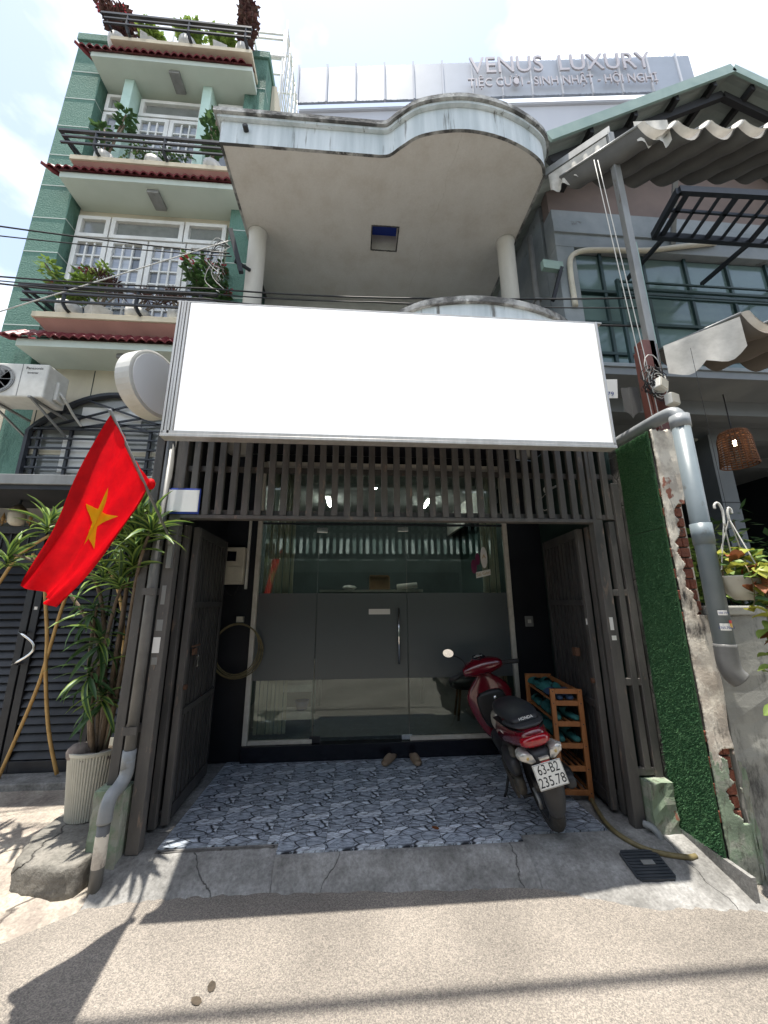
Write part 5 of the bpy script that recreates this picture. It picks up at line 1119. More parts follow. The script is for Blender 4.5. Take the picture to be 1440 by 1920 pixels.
ds = MB().add([(-.07, .885, 1.068), (.07, .885, 1.068), (.05, .97, 1.083), (-.05, .97, 1.083), (0, .84, 1.045), (-.07, .885, 1.03), (.07, .885, 1.03), (.05, .97, 1.045), (-.05, .97, 1.045), (0, .84, 1.01)], [(0, 4, 1, 2, 3), (5, 8, 7, 6, 9), (0, 5, 9, 4), (4, 9, 6, 1), (1, 6, 7, 2), (2, 7, 8, 3), (3, 8, 5, 0)]).build('dashboard', 'black_tile', sc, bevel=.006)
MB().lathe([(0, .004), (.026, .004), (.026, 0)], n=16).xf(T(0, .915, 1.0745, R(10))).build('speedometer', 'lens_clear', ds); MB().lathe([(0, .003), (.012, .003), (.012, 0)], n=12).xf(T(.036, .905, 1.073, R(10))).build('fuel_gauge', 'lens_clear', ds); MB().lathe([(0, .003), (.012, .003), (.012, 0)], n=12).xf(T(-.036, .905, 1.073, R(10))).build('indicator', 'lens_clear', ds)
for s_ in (-1, 1):
    MB().tube([(s_ * .20, .85, .965), (s_ * .36, .775, .95)], .023, 12).build('grip', 'black_rubber', sc, smooth=True); MB().tube([(s_ * .19, .885, .965), (s_ * .25, .89, .96), (s_ * .345, .855, .945)], .006, 6).build('brake_lever', 'chrome' if s_ > 0 else 'black_plastic', sc, smooth=True)
MB().tube(catmull([(-.15, .89, 1.0), (-.165, .90, 1.06), (-.20, .895, 1.11), (-.25, .89, 1.15)], 4), .006, 8).build('mirror_stem', 'black_plastic', sc, smooth=True)
mm = T(-.295, .885, 1.185, R(90 + 6), R(18), R(-12))
mh = obj('mirror_head', MB().loft([[(.058 * math.cos(2 * math.pi * k / 20) * f, .045 * math.sin(2 * math.pi * k / 20) * f, z) for k in range(20)] for f, z in ((1, .0), (1.02, -.006), (.85, -.03), (.4, -.04))]).mesh('mirror_head', True), 'black_plastic', sc); mh.matrix_local = mm
mg = obj('mirror_glass', MB().add([(.055 * math.cos(2 * math.pi * k / 24), .042 * math.sin(2 * math.pi * k / 24), .0015) for k in range(24)], [tuple(range(24))]).mesh('mirror_glass'), 'mirror', mh)
for s_ in (-1, 1): MB().tube([(s_ * .055, 1.12, .55), (s_ * .055, 1.24, .275)], .018, 8).build('fork_leg', 'engine_grey', sc, smooth=True)
rows = [[(.06 * math.sin(t * 1.3), 1.24 + (.30 - .03 * (1 - math.cos(t))) * math.cos(a), .275 + (.305 - .04 * (1 - math.cos(t))) * math.sin(a)) for t in [-1 + i / 3 for i in range(7)]] for a in [R(20 + i * 14) for i in range(10)]]
obj('front_fender', MB().grid(rows).mesh('front_fender', True), 'scooter_red', sc, solid=.006)
MB().tube([(-.10, .40, .25), (-.20, .36, .09), (-.235, .34, .055)], .011, 8).build('side_stand', 'black_plastic', sc, smooth=True); MB().box(-.27, -.20, .325, .36, .045, .055).build('stand_foot', 'black_plastic', sc)
MB().tube([(-.12, .10, .14), (.12, .10, .14)], .012, 8).build('centre_stand', 'black_plastic', sc, smooth=True)

# ================================================================== shoe rack and shoes
rk = thing('shoe_rack', 'tall orange-brown wooden shoe rack standing against the right gate leaf', 'rack', (1.84, 3.42, .004), (0, 0, R(-8)))
RZ = (.83, .735, .572, .405, .235, .06)
def post(x, y, h): return MB().box(x - .02, x + .02, y - .014, y + .014, 0, h).build('post', 'wood', rk, bevel=.004)
for y in (0, .72):
    for x in (-.115, .115): post(x, y, .85 if not (x > 0 and y > 0) else .85)
    for i, z in enumerate(RZ):
        MB().box(-.094, .094, y - .010, y + .010, z - .02, z + .02).build('rung', 'wood', rk, bevel=.003)
        if y == 0:
            for x in (-.115, .115): MB().tube([(x, -.0155, z), (x, -.0135, z)], .005, 8).build('screw', 'black_metal', rk)
for z in RZ[1:]:
    for x in (-.10, -.045, .01, .065, .112): MB().box(x - .011, x + .011, .012, .708, z + .002, z + .014).build('slat', 'wood', rk)
MB().bar((.115, .016, .82), (.115, .704, .82), .02, .035).build('side_rail', 'wood', rk)
def shoe_mesh(material):
    mb = MB(); mb.loft([ring(-.13, .02, .012, .012, 10), ring(-.12, .024, .03, .02, 10), ring(-.06, .024, .036, .022, 10), ring(.02, .026, .038, .024, 10), ring(.08, .026, .043, .024, 10), ring(.12, .022, .035, .02, 10), ring(.135, .018, .012, .010, 10)])
    rows = [[(.046 * math.cos(t), y, .02 + h * math.sin(t)) for t in [math.pi * i / 8 for i in range(9)]] for y, h in ((-.01, .06), (.03, .062), (.07, .052), (.11, .036))]
    mb.grid(rows); me = mb.mesh('slipper', True); setm(me, material); return me
tealm, bluem, tanm = shoe_mesh('teal_shoe'), shoe_mesh('blue_shoe'), shoe_mesh('tan_shoe')
Mr = Matrix.Translation((1.84, 3.42, .004)) @ Matrix.Rotation(R(-8), 4, 'Z')
names = {0: 'top', 1: 'second', 2: 'third'}; pos = ['nearest the street', 'in the middle', 'at the back end']
for ti, z in enumerate(RZ[1:4]):
    for k in range(3):
        blue = (ti == 0 and k == 0)
        for s_ in (-1, 1):
            o = obj('slipper', bluem if blue else tealm, None, None, mtx=Mr @ T(.0 + s_ * .055, .14 + k * .24, z + .016, 0, 0, R(180 + rr.uniform(-14, 14)) if k % 2 else R(rr.uniform(-14, 14))))
            tag(o, '%s %s slipper %s on the %s tier of the shoe rack' % ('left' if s_ < 0 else 'right', 'blue' if blue else 'teal', pos[k], names[ti]), 'slipper', 'slippers on the shoe rack')
for x, y, rz, lab in ((.37, 4.31, -30, 'tan clog lying askew on the tiles in front of the glass door, left one'), (.63, 4.30, 8, 'tan clog on the tiles in front of the glass door, right one')):
    tag(obj('clog', tanm, None, None, mtx=T(x, y, .006, 0, 0, R(180 + rz), 1.0)), lab, 'clog', 'clogs at the door')

# ================================================================== small things round the porch
mt_ = thing('electricity_meter', 'cream electricity meter box on the dark wall left of the glass', 'meter', (-1.36, 4.44, 1.80)); B('case', 'cream_plastic', mt_, -.13, .09, -.06, .025, 0, .42, bevel=.012); B('window', 'black_tile', mt_, -.10, .0, -.063, -.0605, .26, .37); B('cover', 'cream_plastic', mt_, -.12, .08, -.07, -.0605, .03, .20, bevel=.008); B('back_board', 'white_plastic', mt_, .10, .125, .0, .03, -.05, .75); MB().tube(catmull([(-.06, -.02, 0), (-.08, -.04, -.08), (.0, -.03, -.12), (.04, -.02, 0)], 5), .006, 6).build('lead', 'wire_black', mt_, smooth=True)
hc = thing('cable_coil', 'brown coil of wire hanging on the dark wall left of the glass', 'cable', (-1.27, 4.36, 1.12)); B('hook', 'cream_plastic', hc, -.04, .03, .05, .11, .27, .33)
for i in range(4): MB().tube([((.235 + .012 * i) * math.cos(2 * math.pi * k / 32) + .01 * math.sin(i * 3), .01 * i + .02 * math.sin(k * .4 + i), (.26 + .006 * i) * math.sin(2 * math.pi * k / 32) - .01 * i) for k in range(33)], .006, 6).build('loop', 'hose', hc, smooth=True)
so = thing('wall_socket', 'grey wall switch on the dark wall right of the glass', 'switch', (2.05, 4.455, 1.37)); B('plate', 'galvanised', so, -.05, .05, 0, .01, -.06, .06, bevel=.004); B('rocker', 'white_plastic', so, -.02, .02, -.005, -.001, -.02, .02)
cc = thing('security_camera', 'white security camera behind the grille slats on the right', 'camera', (1.98, 3.6, 2.72)); MB().tube([(0, 0, 0), (-.06, -.1, -.02)], .035, 12).build('barrel', 'white_plastic', cc, smooth=True); MB().tube([(.0, 0, 0), (.12, .02, .06)], .012, 8).build('arm', 'white_plastic', cc, smooth=True); MB().tube(catmull([(0, .02, -.02), (-.08, .05, -.12), (-.02, .06, -.2), (.08, .05, -.12)], 4), .004, 5).build('lead', 'wire_white', cc, smooth=True)
ho = MB().tube(catmull([(1.96, 3.42, .02), (1.90, 3.25, .018), (1.85, 3.05, .018), (1.88, 2.92, -.0), (1.98, 2.82, -.022), (2.17, 2.76, -.035), (2.26, 2.77, -.04)], 6), .016, 10).build('garden_hose', 'hose', None, smooth=True); tag(ho, 'brown garden hose trailing from the shoe rack onto the concrete', 'hose')
wp = thing('waste_pipe', 'short white waste pipe elbow at the foot of the right gate post', 'pipe', (2.13, 2.93, -.05)); MB().tube(catmull([(-.04, .07, .09), (-.01, .03, .085), (.015, 0, .05), (.02, 0, -.02)], 5), .022, 12).build('elbow', 'pipe_grey', wp, smooth=True)
mc = thing('manhole_cover', 'dark ribbed square drain cover set in the concrete apron at right', 'drain cover', (1.885, 2.73, -.046), (R(15), 0, R(-2)))
MB().prism([(-.125 + a, -.10 + b) for a, b in ((.02, 0), (.23, 0), (.25, .02), (.25, .18), (.23, .2), (.02, .2), (0, .18), (0, .02))], -.02, .006).build('plate', 'cast_iron', mc)
for i in range(9): B('rib', 'cast_iron', mc, -.115, .115, -.088 + i * .021, -.078 + i * .021, .0065, .011)
B('handle', 'galvanised', mc, -.03, .05, -.012, .02, .0115, .014)
blk = thing('kerb_block', 'low weathered concrete block beside the white plant pot', 'concrete block', (-1.86, 3.12, -.12))
r2 = random.Random(4); pts = [(-.26, -.12), (-.20, -.22), (-.04, -.27), (.20, -.275), (.205, .1), (.2, .40), (-.05, .42), (-.30, .40), (-.32, .1)]
cc_ = [tuple(p)[:2] for p in catmull([(a, b, 0) for a, b in pts + pts[:1]], 4)][:-1]
MB().loft([[(x * s_ + r2.uniform(-.008, .008), y * s_ + r2.uniform(-.008, .008), z + r2.uniform(-.004, .004)) for x, y in cc_] for s_, z in ((1.03, -.02), (1.0, .05), (1.01, .11), (1.0, .155), (.975, .175), (.94, .180))]).build('block_body', 'block_concrete', blk, smooth=True)
# downpipe at the left
ldp = thing('downpipe', 'grey downpipe with peeling white paint at the left gate post', 'pipe', (-1.54, 3.0, 0))
li = Matrix.Translation((1.54, -3.0, 0))
MB().tube([(-1.535, 3.01, 3.0), (-1.535, 3.01, .50)], .036, 14).xf(li).build('upper_run', 'pipe_dull', ldp, smooth=True); MB().tube([(-1.535, 3.01, .62), (-1.535, 3.01, .5)], .042, 14).xf(li).build('collar', 'pipe_grey', ldp, smooth=True)
MB().tube(catmull([(-1.535, 3.01, .56), (-1.535, 3.005, .47), (-1.545, 2.96, .42), (-1.553, 2.90, .395), (-1.555, 2.87, .34), (-1.555, 2.865, .26)], 4), .042, 14).xf(li).build('offset_bend', 'pipe_grey', ldp, smooth=True)
MB().tube([(-1.555, 2.865, .28), (-1.552, 2.86, -.11)], .036, 14).xf(li).build('lower_run', 'pipe_dull', ldp, smooth=True); MB().tube([(-1.555, 2.8645, .20), (-1.553, 2.862, .03)], .0368, 14, cap=False).xf(li).build('paint_patch', 'old_wall_end', ldp, smooth=True)
for z in (1.66, .72): MB().box(-1.585, -1.487, 2.968, 2.974, z, z + .05).xf(li).build('clamp', 'steel', ldp)

# ================================================================== plants
def leaf_mesh(name, length, width, droop, mats, n=5, shape='lance'):
    """arched leaf: pale margins and a dark midrib strip, root at origin, pointing +y"""
    vs_, fs, ms = [], [], []
    for i in range(n + 1):
        t = i / n
        w = width * (math.sin(math.pi * min(1, .12 + t * .88)) ** .7 if shape == 'lance' else math.sin(math.pi * (.06 + .94 * t) ** .75) ** .8) * .5
        y = length * t * (1 - .12 * droop * t); z = length * (.18 * t - droop * t * t * .55)
        vs_ += [(-w, y, z + w * .35), (-w * .45, y, z), (w * .45, y, z), (w, y, z + w * .35)]
    for i in range(n):
        for k in range(3): fs.append((i * 4 + k, i * 4 + k + 1, i * 4 + k + 5, i * 4 + k + 4)); ms.append(0 if k == 1 else len(mats) - 1)
    me = bpy.data.meshes.new(name); me.from_pydata(vs_, [], fs)
    for m_ in mats: me.materials.append(MATS[m_])
    me.polygons.foreach_set('material_index', ms); me.polygons.foreach_set('use_smooth', [True] * len(fs)); me.update(); return me
pot = thing('potted_dracaena', 'tall variegated dracaena in a fluted white pot beside the gate', 'potted plant', (-1.98, 3.42, .055))
npt = 240
def fluted(r, z): return [(r * (1 + .014 * (1 if k % 4 in (0, 1) else -1)) * math.cos(2 * math.pi * k / npt), r * (1 + .014 * (1 if k % 4 in (0, 1) else -1)) * math.sin(2 * math.pi * k / npt), z) for k in range(npt)]
def rnd(r, z): return [(r * math.cos(2 * math.pi * k / npt), r * math.sin(2 * math.pi * k / npt), z) for k in range(npt)]
MB().loft([rnd(.13, 0), fluted(.142, .012), fluted(.185, .44), rnd(.19, .445), rnd(.192, .465), rnd(.178, .468), rnd(.172, .40)]).build('pot', 'pot_cream', pot)
MB().lathe([(0, .415), (.173, .41), (.173, .40), (0, .40)], n=24).build('soil', 'soil', pot)
LM = [leaf_mesh('leaf', .33, .046, d, ('leaf_dark', 'leaf_lime')) for d in (.5, .9, 1.3)] + [leaf_mesh('leaf', .32, .044, d, ('leaf_dark', 'leaf_plain')) for d in (.7, 1.2)]
r2 = random.Random(21)
ros = [((-2.80, 3.24, 1.98), 20, 0, 1), ((-2.52, 3.20, 2.26), 20, 0, .95), ((-1.86, 3.16, 2.52), 20, 0, .95), ((-1.72, 3.02, 2.30), 24, 0, 1), ((-1.54, 2.90, 2.18), 24, 0, .95), ((-1.86, 3.10, 2.12), 24, 0, 1), ((-1.72, 3.05, 1.95), 22, 0, 1), ((-2.02, 3.2, 1.86), 20, 0, 1), ((-1.66, 2.98, 2.08), 22, 0, 1.05), ((-2.06, 3.22, 1.58), 20, 1, .9), ((-1.95, 3.18, 1.36), 22, 1, .95), ((-1.98, 3.16, 1.12), 22, 1, .9), ((-1.88, 3.2, .95), 20, 1, .85), ((-1.80, 3.06, 1.80), 20, 0, 1.0)]
for (c, nl, low, sz) in ros:
    c = Vector(c) - Vector((-1.98, 3.42, .055))
    for k in range(nl):
        az = k * 2.4 + r2.uniform(-.3, .3); tt = k / nl
        el = lerp(R(72), R(-5), tt) if not low else lerp(R(35), R(-60), tt)
        o = obj('leaf', LM[r2.randrange(3) if not low or r2.random() < .25 else 3 + r2.randrange(2)], None, pot)
        o.matrix_local = Matrix.Translation(c - Vector((0, 0, .10 * tt))) @ Euler((el + r2.uniform(-.15, .15), r2.uniform(-.5, .5), az), 'XYZ').to_matrix().to_4x4() @ Matrix.Scale(sz * r2.uniform(.75, 1.1), 4)
stems = [[(0, 0, .4), (-.04, -.05, .9), (-.10, -.1, 1.3), (-.5, -.15, 1.8), (-.80, -.18, 1.94)], [(.02, .0, .4), (.02, -.1, 1.0), (-.06, -.18, 1.6), (-.32, -.18, 2.0), (-.53, -.22, 2.22)], [(.05, 0, .4), (.1, -.1, 1.1), (.14, -.2, 1.8), (.12, -.26, 2.48)], [(.03, -.03, .4), (.14, -.2, 1.2), (.2, -.3, 1.9), (.27, -.4, 2.26)], [(.06, -.02, .4), (.2, -.2, 1.1), (.32, -.4, 1.8), (.45, -.52, 2.14)],
         [(-.02, -.03, .4), (.02, -.2, .8), (.1, -.25, 1.5), (.16, -.28, 1.7)], [(0, -.05, .4), (.03, -.22, .8), (0, -.24, 1.1)], [(-.05, 0, .4), (-.08, -.15, 1.1), (-.06, -.2, 1.54)]]
for st_ in stems: MB().tube(catmull(st_, 5), [lerp(.02, .009, i / (5 * (len(st_) - 1))) for i in range(5 * (len(st_) - 1) + 1)], 7).build('stem', 'bark', pot, smooth=True)
for x, y, rx, ry, rz, lab in ((-2.06, 3.33, .085, .07, .07, 'largest rounded brown stone lying in the fluted white pot'), (-1.96, 3.29, .075, .05, .032, 'flat brown stone at the front rim of the fluted white pot'), (-1.87, 3.34, .06, .05, .035, 'small brown stone at the right rim of the fluted white pot')):
    tag(MB().ball((0, 0, 0), rx, ry, rz, 12, 8).xf(T(x, y, .455 + rz * .75, .2, .15, .4)).build('stone', 'rock', None, smooth=True), lab, 'stone', 'stones in the fluted pot')

def foliage(mb, c, rx, rz, n, size, r2, droop=.6):
    for _ in range(n):
        a = r2.uniform(0, 6.283); u = r2.uniform(-1, 1); q = r2.random() ** .4; s_ = math.sqrt(1 - u * u)
        p = Vector((c[0] + rx * q * s_ * math.cos(a), c[1] + rx * .8 * q * s_ * math.sin(a), c[2] + rz * q * u)); l = size * r2.uniform(.6, 1.2)
        d = Vector((math.cos(a + r2.uniform(-1, 1)), math.sin(a + r2.uniform(-1, 1)), r2.uniform(-droop, droop))).normalized(); sd_ = d.cross(Vector((r2.uniform(-.4, .4), r2.uniform(-.4, .4), 1))).normalized() * l * .28
        mb.add([p, p + d * l * .5 + sd_, p + d * l, p + d * l * .5 - sd_], [(0, 1, 2, 3)])
def spikes(mb, c, n, l, w, r2):
    for k in range(n):
        az = k * 2.4; el = lerp(1.3, -.15, k / n); d = Vector((math.cos(az) * math.cos(el), math.sin(az) * math.cos(el), math.sin(el))); s_ = d.cross(Vector((0, 0, 1))).normalized() * w; p = Vector(c); m_ = p + d * l * .55; e = p + d * l + Vector((0, 0, -.25 * l * math.cos(el)))
        mb.add([p, m_ + s_, e, m_ - s_], [(0, 1, 2, 3)])
def potted(label, loc, pr, ph, style, h, seed, potmat='pot_white', spread=.16, square=False, flowers=0):
    r2 = random.Random(seed); t_ = thing('potted_plant', label, 'potted plant', loc, (0, 0, r2.uniform(0, 1)), group='potted plants on the green house balconies')
    if square: MB().loft([[(sx * r_, sy * r_, z) for sx, sy in ((-1, -1), (1, -1), (1, 1), (-1, 1))] for r_, z in ((pr * .75, 0), (pr, ph), (pr * .9, ph), (pr * .85, ph - .03))]).build('pot', potmat, t_, bevel=.005)
    else: MB().lathe([(pr * .6, 0), (pr * .95, ph * .55), (pr, ph), (pr * .9, ph), (pr * .85, ph - .03)], n=18).build('pot', potmat, t_, smooth=True)
    lf = MB(); fl = MB(); stm = MB()
    if style == 'spiky':
        for i in range(4):
            e = (r2.uniform(-spread, spread), r2.uniform(-.05, .05), ph + h * r2.uniform(.55, 1)); stm.tube([(0, 0, ph - .03), (e[0] * .5, e[1], lerp(ph, e[2], .5)), e], .009, 5); spikes(lf, e, 26, .15, .010, r2)
        m_ = 'leaf_purple'
    elif style == 'rosettes':
        for i in range(4):
            e = (r2.uniform(-spread, spread), r2.uniform(-.05, .05), ph + h * (i + 1) / 4); stm.tube([(0, 0, ph - .03), (e[0] * .6, e[1], lerp(ph, e[2], .6)), e], .012, 5); foliage(lf, e, .09, .06, 40, .10, r2, .4)
        m_ = 'leaf_plain' if seed % 2 else 'leaf_purple'
    elif style == 'vine':
        for i in range(10):
            a = i * 1.05; e = Vector((math.cos(a) * spread * 1.6, math.sin(a) * .1, ph + h * r2.uniform(-.5, 1))); pts = catmull([(0, 0, ph), (e.x * .5, e.y, ph + h * .5), tuple(e)], 5); stm.tube(pts, .004, 4)
            for p in pts[2:]: foliage(lf, p, .03, .03, 6, .05, r2)
        m_ = 'leaf_plain'
    else:
        for i in range(7):
            e = Vector((r2.uniform(-spread, spread), r2.uniform(-.09, .09), ph + h * r2.uniform(.4, 1))); pts = catmull([(0, 0, ph - .03), (e.x * .4, e.y * .5, lerp(ph, e.z, .5)), tuple(e)], 4); stm.tube(pts, .009, 5)
            for p in pts[3:]: foliage(lf, p, .075, .07, 18, .085, r2)
            if flowers and i < flowers:
                for _ in range(5): foliage(fl, (e.x + r2.uniform(-.05, .05), e.y, e.z + r2.uniform(-.06, .05)), .03, .03, 7, .05, r2)
        m_ = {'bush': 'leaf_plain', 'yellow': 'leaf_lime', 'dark': 'leaf_purple'}[style]
    stm.build('stems', 'bark', t_, smooth=True, kind='stuff'); lf.build('foliage', m_, t_, kind='stuff')
    if fl.v: fl.build('flowers', 'flower_red', t_, kind='stuff')
potted('yellow-green flowering shrub in a white pot, first on the lower balcony', (-3.46, 4.05, 4.852), .13, .2, 'yellow', .62, 1, spread=.42, flowers=4)
potted('spiky purple plant on tall stems in a patterned white pot on the lower balcony', (-3.12, 4.05, 4.852), .11, .18, 'spiky', .52, 2, square=True, spread=.16)
potted('low spiky purple plant in a round white bowl at the middle of the lower balcony', (-2.66, 4.05, 4.852), .14, .15, 'spiky', .30, 3, spread=.3)
potted('small grey pot with thin stalks near the signboard on the lower balcony', (-2.22, 4.05, 4.852), .10, .2, 'spiky', .22, 4, spread=.08)
potted('desert rose with red flowers by the black cable bracket', (-1.86, 4.02, 4.852), .12, .18, 'bush', .85, 5, spread=.26, flowers=4)
potted('leafy dark plant on bare stems at the left of the middle balcony', (-3.42, 4.05, 7.232), .12, .18, 'rosettes', .85, 7, spread=.14, flowers=0)
potted('trailing green vine in a round pot at the middle of the middle balcony', (-2.78, 4.05, 7.232), .13, .15, 'vine', .35, 8, spread=.26)
potted('tall rosette plant at the right of the middle balcony beside the roof slab', (-2.03, 4.05, 7.232), .12, .18, 'rosettes', .85, 9, spread=.1)
potted('big red and dark bougainvillea at the left corner of the roof terrace', (-3.62, 4.08, 9.522), .14, .2, 'dark', .8, 10, spread=.34, flowers=7)
potted('square white pot with sparse yellow plant on the roof terrace', (-3.18, 4.05, 9.522), .11, .2, 'yellow', .22, 11, square=True, spread=.1)
potted('round white pot with thin yellow shrub at the middle of the roof terrace', (-2.62, 4.05, 9.522), .13, .25, 'yellow', .42, 12, spread=.14)
potted('square white pot with low yellow plant and red bloom on the roof terrace', (-2.14, 4.05, 9.522), .10, .2, 'yellow', .3, 13, square=True, spread=.12, flowers=1)
potted('tall dark plant in a white bucket at the right end of the roof terrace', (-1.80, 4.05, 9.522), .12, .22, 'dark', 1.15, 14, spread=.12, flowers=1)

# hanging pothos and café greenery
hpn = thing('hanging_planter', 'hanging cream planter of trailing yellow-green pothos above the low wall', 'planter', (2.63, 2.40, 1.60))
MB().lathe([(.06, 0), (.11, .06), (.145, .15), (.15, .16), (.135, .16), (.10, .06)], n=24).build('bowl', 'pot_cream', hpn, smooth=True)
MB().tube([(.0, 0, .62), (0, 0, 1.95)], .0015, 5).build('cord', 'wire_black', hpn)
MB().tube(catmull([(.0, 0, .55), (0, 0, .60), (.012, 0, .64), (.03, 0, .63), (.032, 0, .60)], 4), .008, 6).build('hook', 'white_plastic', hpn, smooth=True)
MB().tube(catmull([(-.10, -.05, .50), (-.09, -.05, .60), (-.11, -.05, .66), (-.14, -.05, .65), (-.145, -.05, .62)], 4), .008, 6).build('hook', 'white_plastic', hpn, smooth=True)
for a in range(3): MB().tube([(0, 0, .56), (.145 * math.cos(a * 2.1 + .4), .145 * math.sin(a * 2.1 + .4), .16)], .004, 5).build('string', 'wire_white', hpn)
for a in range(2): MB().tube([(-.10, -.05, .52), (-.16 + a * .1, -.02, .2)], .004, 5).build('string', 'wire_white', hpn)
PM = [leaf_mesh('vine_leaf', .075, .06, d, (m_,), 4, 'heart') for d, m_ in ((.5, 'leaf_lime'), (.9, 'leaf_yellow'), (.7, 'leaf_plain'), (1.0, 'leaf_brown'))]
r2 = random.Random(33)
def vine(pts, n, w):
    cpts = catmull(pts, 6); MB().tube(cpts, .0035, 5).build('vine_stem', 'hose', hpn, smooth=True)
    for k in range(n):
        p = cpts[int(k / n * (len(cpts) - 1))]; o = obj('vine_leaf', PM[r2.choices(range(4), w)[0]], None, hpn)
        o.matrix_local = Matrix.Translation(Vector(p) + Vector((r2.uniform(-.02, .02), r2.uniform(-.03, .01), 0))) @ Euler((r2.uniform(-.9, .3), r2.uniform(-.5, .5), r2.uniform(0, 6.28))).to_matrix().to_4x4() @ Matrix.Scale(r2.uniform(.8, 1.5), 4)
for i, (dx, zz, n_) in enumerate(((.02, -.62, 36), (-.03, -.50, 32), (-.0, -.40, 26), (-.10, -.05, 16), (.08, -.30, 24), (-.05, -.66, 36), (.04, -.25, 20))):
    vine([(dx * .3, -.03, .17), (dx, -.13, .22), (dx * 1.1, -.16, .1), (dx * 1.05 - .02, -.15, zz * .5), (dx - .07 + r2.uniform(-.04, .04), -.14, zz)], n_, (5, 4, 2, 2))
for k in range(48):
    o = obj('vine_leaf', PM[r2.choices(range(4), (5, 4, 3, 2))[0]], None, hpn); a = r2.uniform(0, 6.28); rr_ = r2.uniform(.02, .17)
    o.matrix_local = Matrix.Translation((rr_ * math.cos(a), rr_ * math.sin(a), .19 + r2.uniform(0, .14))) @ Euler((r2.uniform(-.6, .8), r2.uniform(-.6, .6), r2.uniform(0, 6.28))).to_matrix().to_4x4() @ Matrix.Scale(r2.uniform(.9, 1.6), 4)
for i, (x, y, h, lab) in enumerate(((2.86, 2.95, 2.35, 'leafy green shrub just behind the low wall next to the big drainpipe'), (3.35, 3.0, 2.3, 'dark bushy shrub inside the café behind the pothos planter'), (4.3, 3.5, 2.2, 'dense dark shrub at the right edge inside the café'))):
    t_ = thing('cafe_shrub', lab, 'shrub', (x, y, .02), group='shrubs in the café'); r2 = random.Random(50 + i); lf = MB(); stm = MB()
    for k in range(9):
        e = Vector((r2.uniform(-.25, .3), r2.uniform(-.2, .2), h * r2.uniform(.65, 1))); pts = catmull([(0, 0, .3), (e.x * .4, e.y * .4, h * .5), tuple(e)], 4); stm.tube(pts, .007, 5)
        for p in pts[3:]: foliage(lf, p, .15, .12, 22, .10, r2)
    MB().lathe([(.12, 0), (.17, .3), (.16, .3), (.14, .26)], n=16).build('pot', 'pot_white', t_, smooth=True); stm.build('stems', 'bark', t_, kind='stuff'); lf.build('foliage', 'leaf_lime' if i == 0 else 'leaf_plain', t_, kind='stuff')

# ================================================================== flag
fg = thing('flag', 'red flag with a yellow star hanging from a pole on the left gate post', 'flag', (-1.43, 3.0, 1.9))
fi = Matrix.Translation((1.43, -3.0, -1.9))
P0, P1, P2 = Vector((-1.43, 3.0, 2.06)), Vector((-1.386, 2.50, 2.384)), Vector((-1.33, 1.95, 2.60))
MB().tube([P0 - (P2 - P0) * .05, P2 + (P2 - P0) * .02], .0095, 10).xf(fi).build('pole', 'galvanised', fg, smooth=True)
MB().box(-.018, .018, -.012, .02, -.04, .17).build('pole_bracket', 'galvanised', fg); MB().tube([(0, -.015, .14), (0, -.05, .20)], .016, 10).build('pole_socket', 'galvanised', fg, smooth=True)
eR = catmull([P1, (-1.425, 2.46, 2.20), (-1.49, 2.39, 1.97), (-1.565, 2.30, 1.75), (-1.64, 2.20, 1.58)], 8); eL = catmull([P2, (-1.385, 1.95, 2.39), (-1.45, 1.95, 2.15), (-1.51, 1.95, 1.91), (-1.578, 1.95, 1.69)], 8)
def flag_at(u, v):
    k = v * (len(eR) - 1); i = min(int(k), len(eR) - 2); f = k - i; a = Vector(eR[i]).lerp(Vector(eR[i + 1]), f); b = Vector(eL[i]).lerp(Vector(eL[i + 1]), f)
    p = a.lerp(b, u); s_ = math.sin(math.pi * u)
    p.x += (.026 * math.sin(u * 9.0 + v * 2.6) + .014 * math.sin(u * 19 - v * 5) + .005 * math.sin(u * 37 + v * 13)) * (.35 + .65 * v) + .05 * s_ * v * (1 - .3 * v); p.z -= .02 * s_ * (1 - v)
    p.y += .012 * math.sin(v * 8 + u * 3)
    return p
NU, NV = 28, 40
MB().grid([[flag_at(i / NU, j / NV) for i in range(NU + 1)] for j in range(NV + 1)]).xf(fi).build('cloth', 'flag_red', fg, smooth=True)
def flag_n(u, v):
    e = .01; return (flag_at(min(u + e, 1), v) - flag_at(max(u - e, 0), v)).cross(flag_at(u, min(v + e, 1)) - flag_at(u, max(v - e, 0))).normalized()
for sgn in (-1, 1):
    mb = MB(); pts = []
    for k in range(10):
        a = math.pi / 2 + k * math.pi / 5; r_ = .185 if k % 2 == 0 else .185 * .382; pts.append((.5 + r_ * math.sin(a) / .56, .50 - r_ * math.cos(a) / .98))
    for k in range(10):
        a, b = pts[k], pts[(k + 1) % 10]; m_ = 6
        rows = [[(lerp(.5, lerp(a[0], b[0], i / m_), j / m_), lerp(.5, lerp(a[1], b[1], i / m_), j / m_)) for i in range(m_ + 1)] for j in range(m_ + 1)]
        mb.grid([[flag_at(u, v) + flag_n(u, v) * .003 * sgn for u, v in r_] for r_ in rows])
    mb.xf(fi).build('star', 'flag_yellow', fg, smooth=True)
for nm, u0, u1 in (('hem', .90, 1.0), ('hem', 0, .05)):
    MB().grid([[flag_at(lerp(u0, u1, i / 2), j / NV) + flag_n(lerp(u0, u1, i / 2), j / NV) * -.003 for i in range(3)] for j in range(NV + 1)]).xf(fi).build(nm, 'flag_hem', fg, smooth=True)
MB().ball((0, 0, 0), .03, .03, .04, 8, 5).xf(fi @ Matrix.Translation(P1 + Vector((.01, 0, -.01)))).build('tie_knot', 'flag_red', fg, smooth=True)

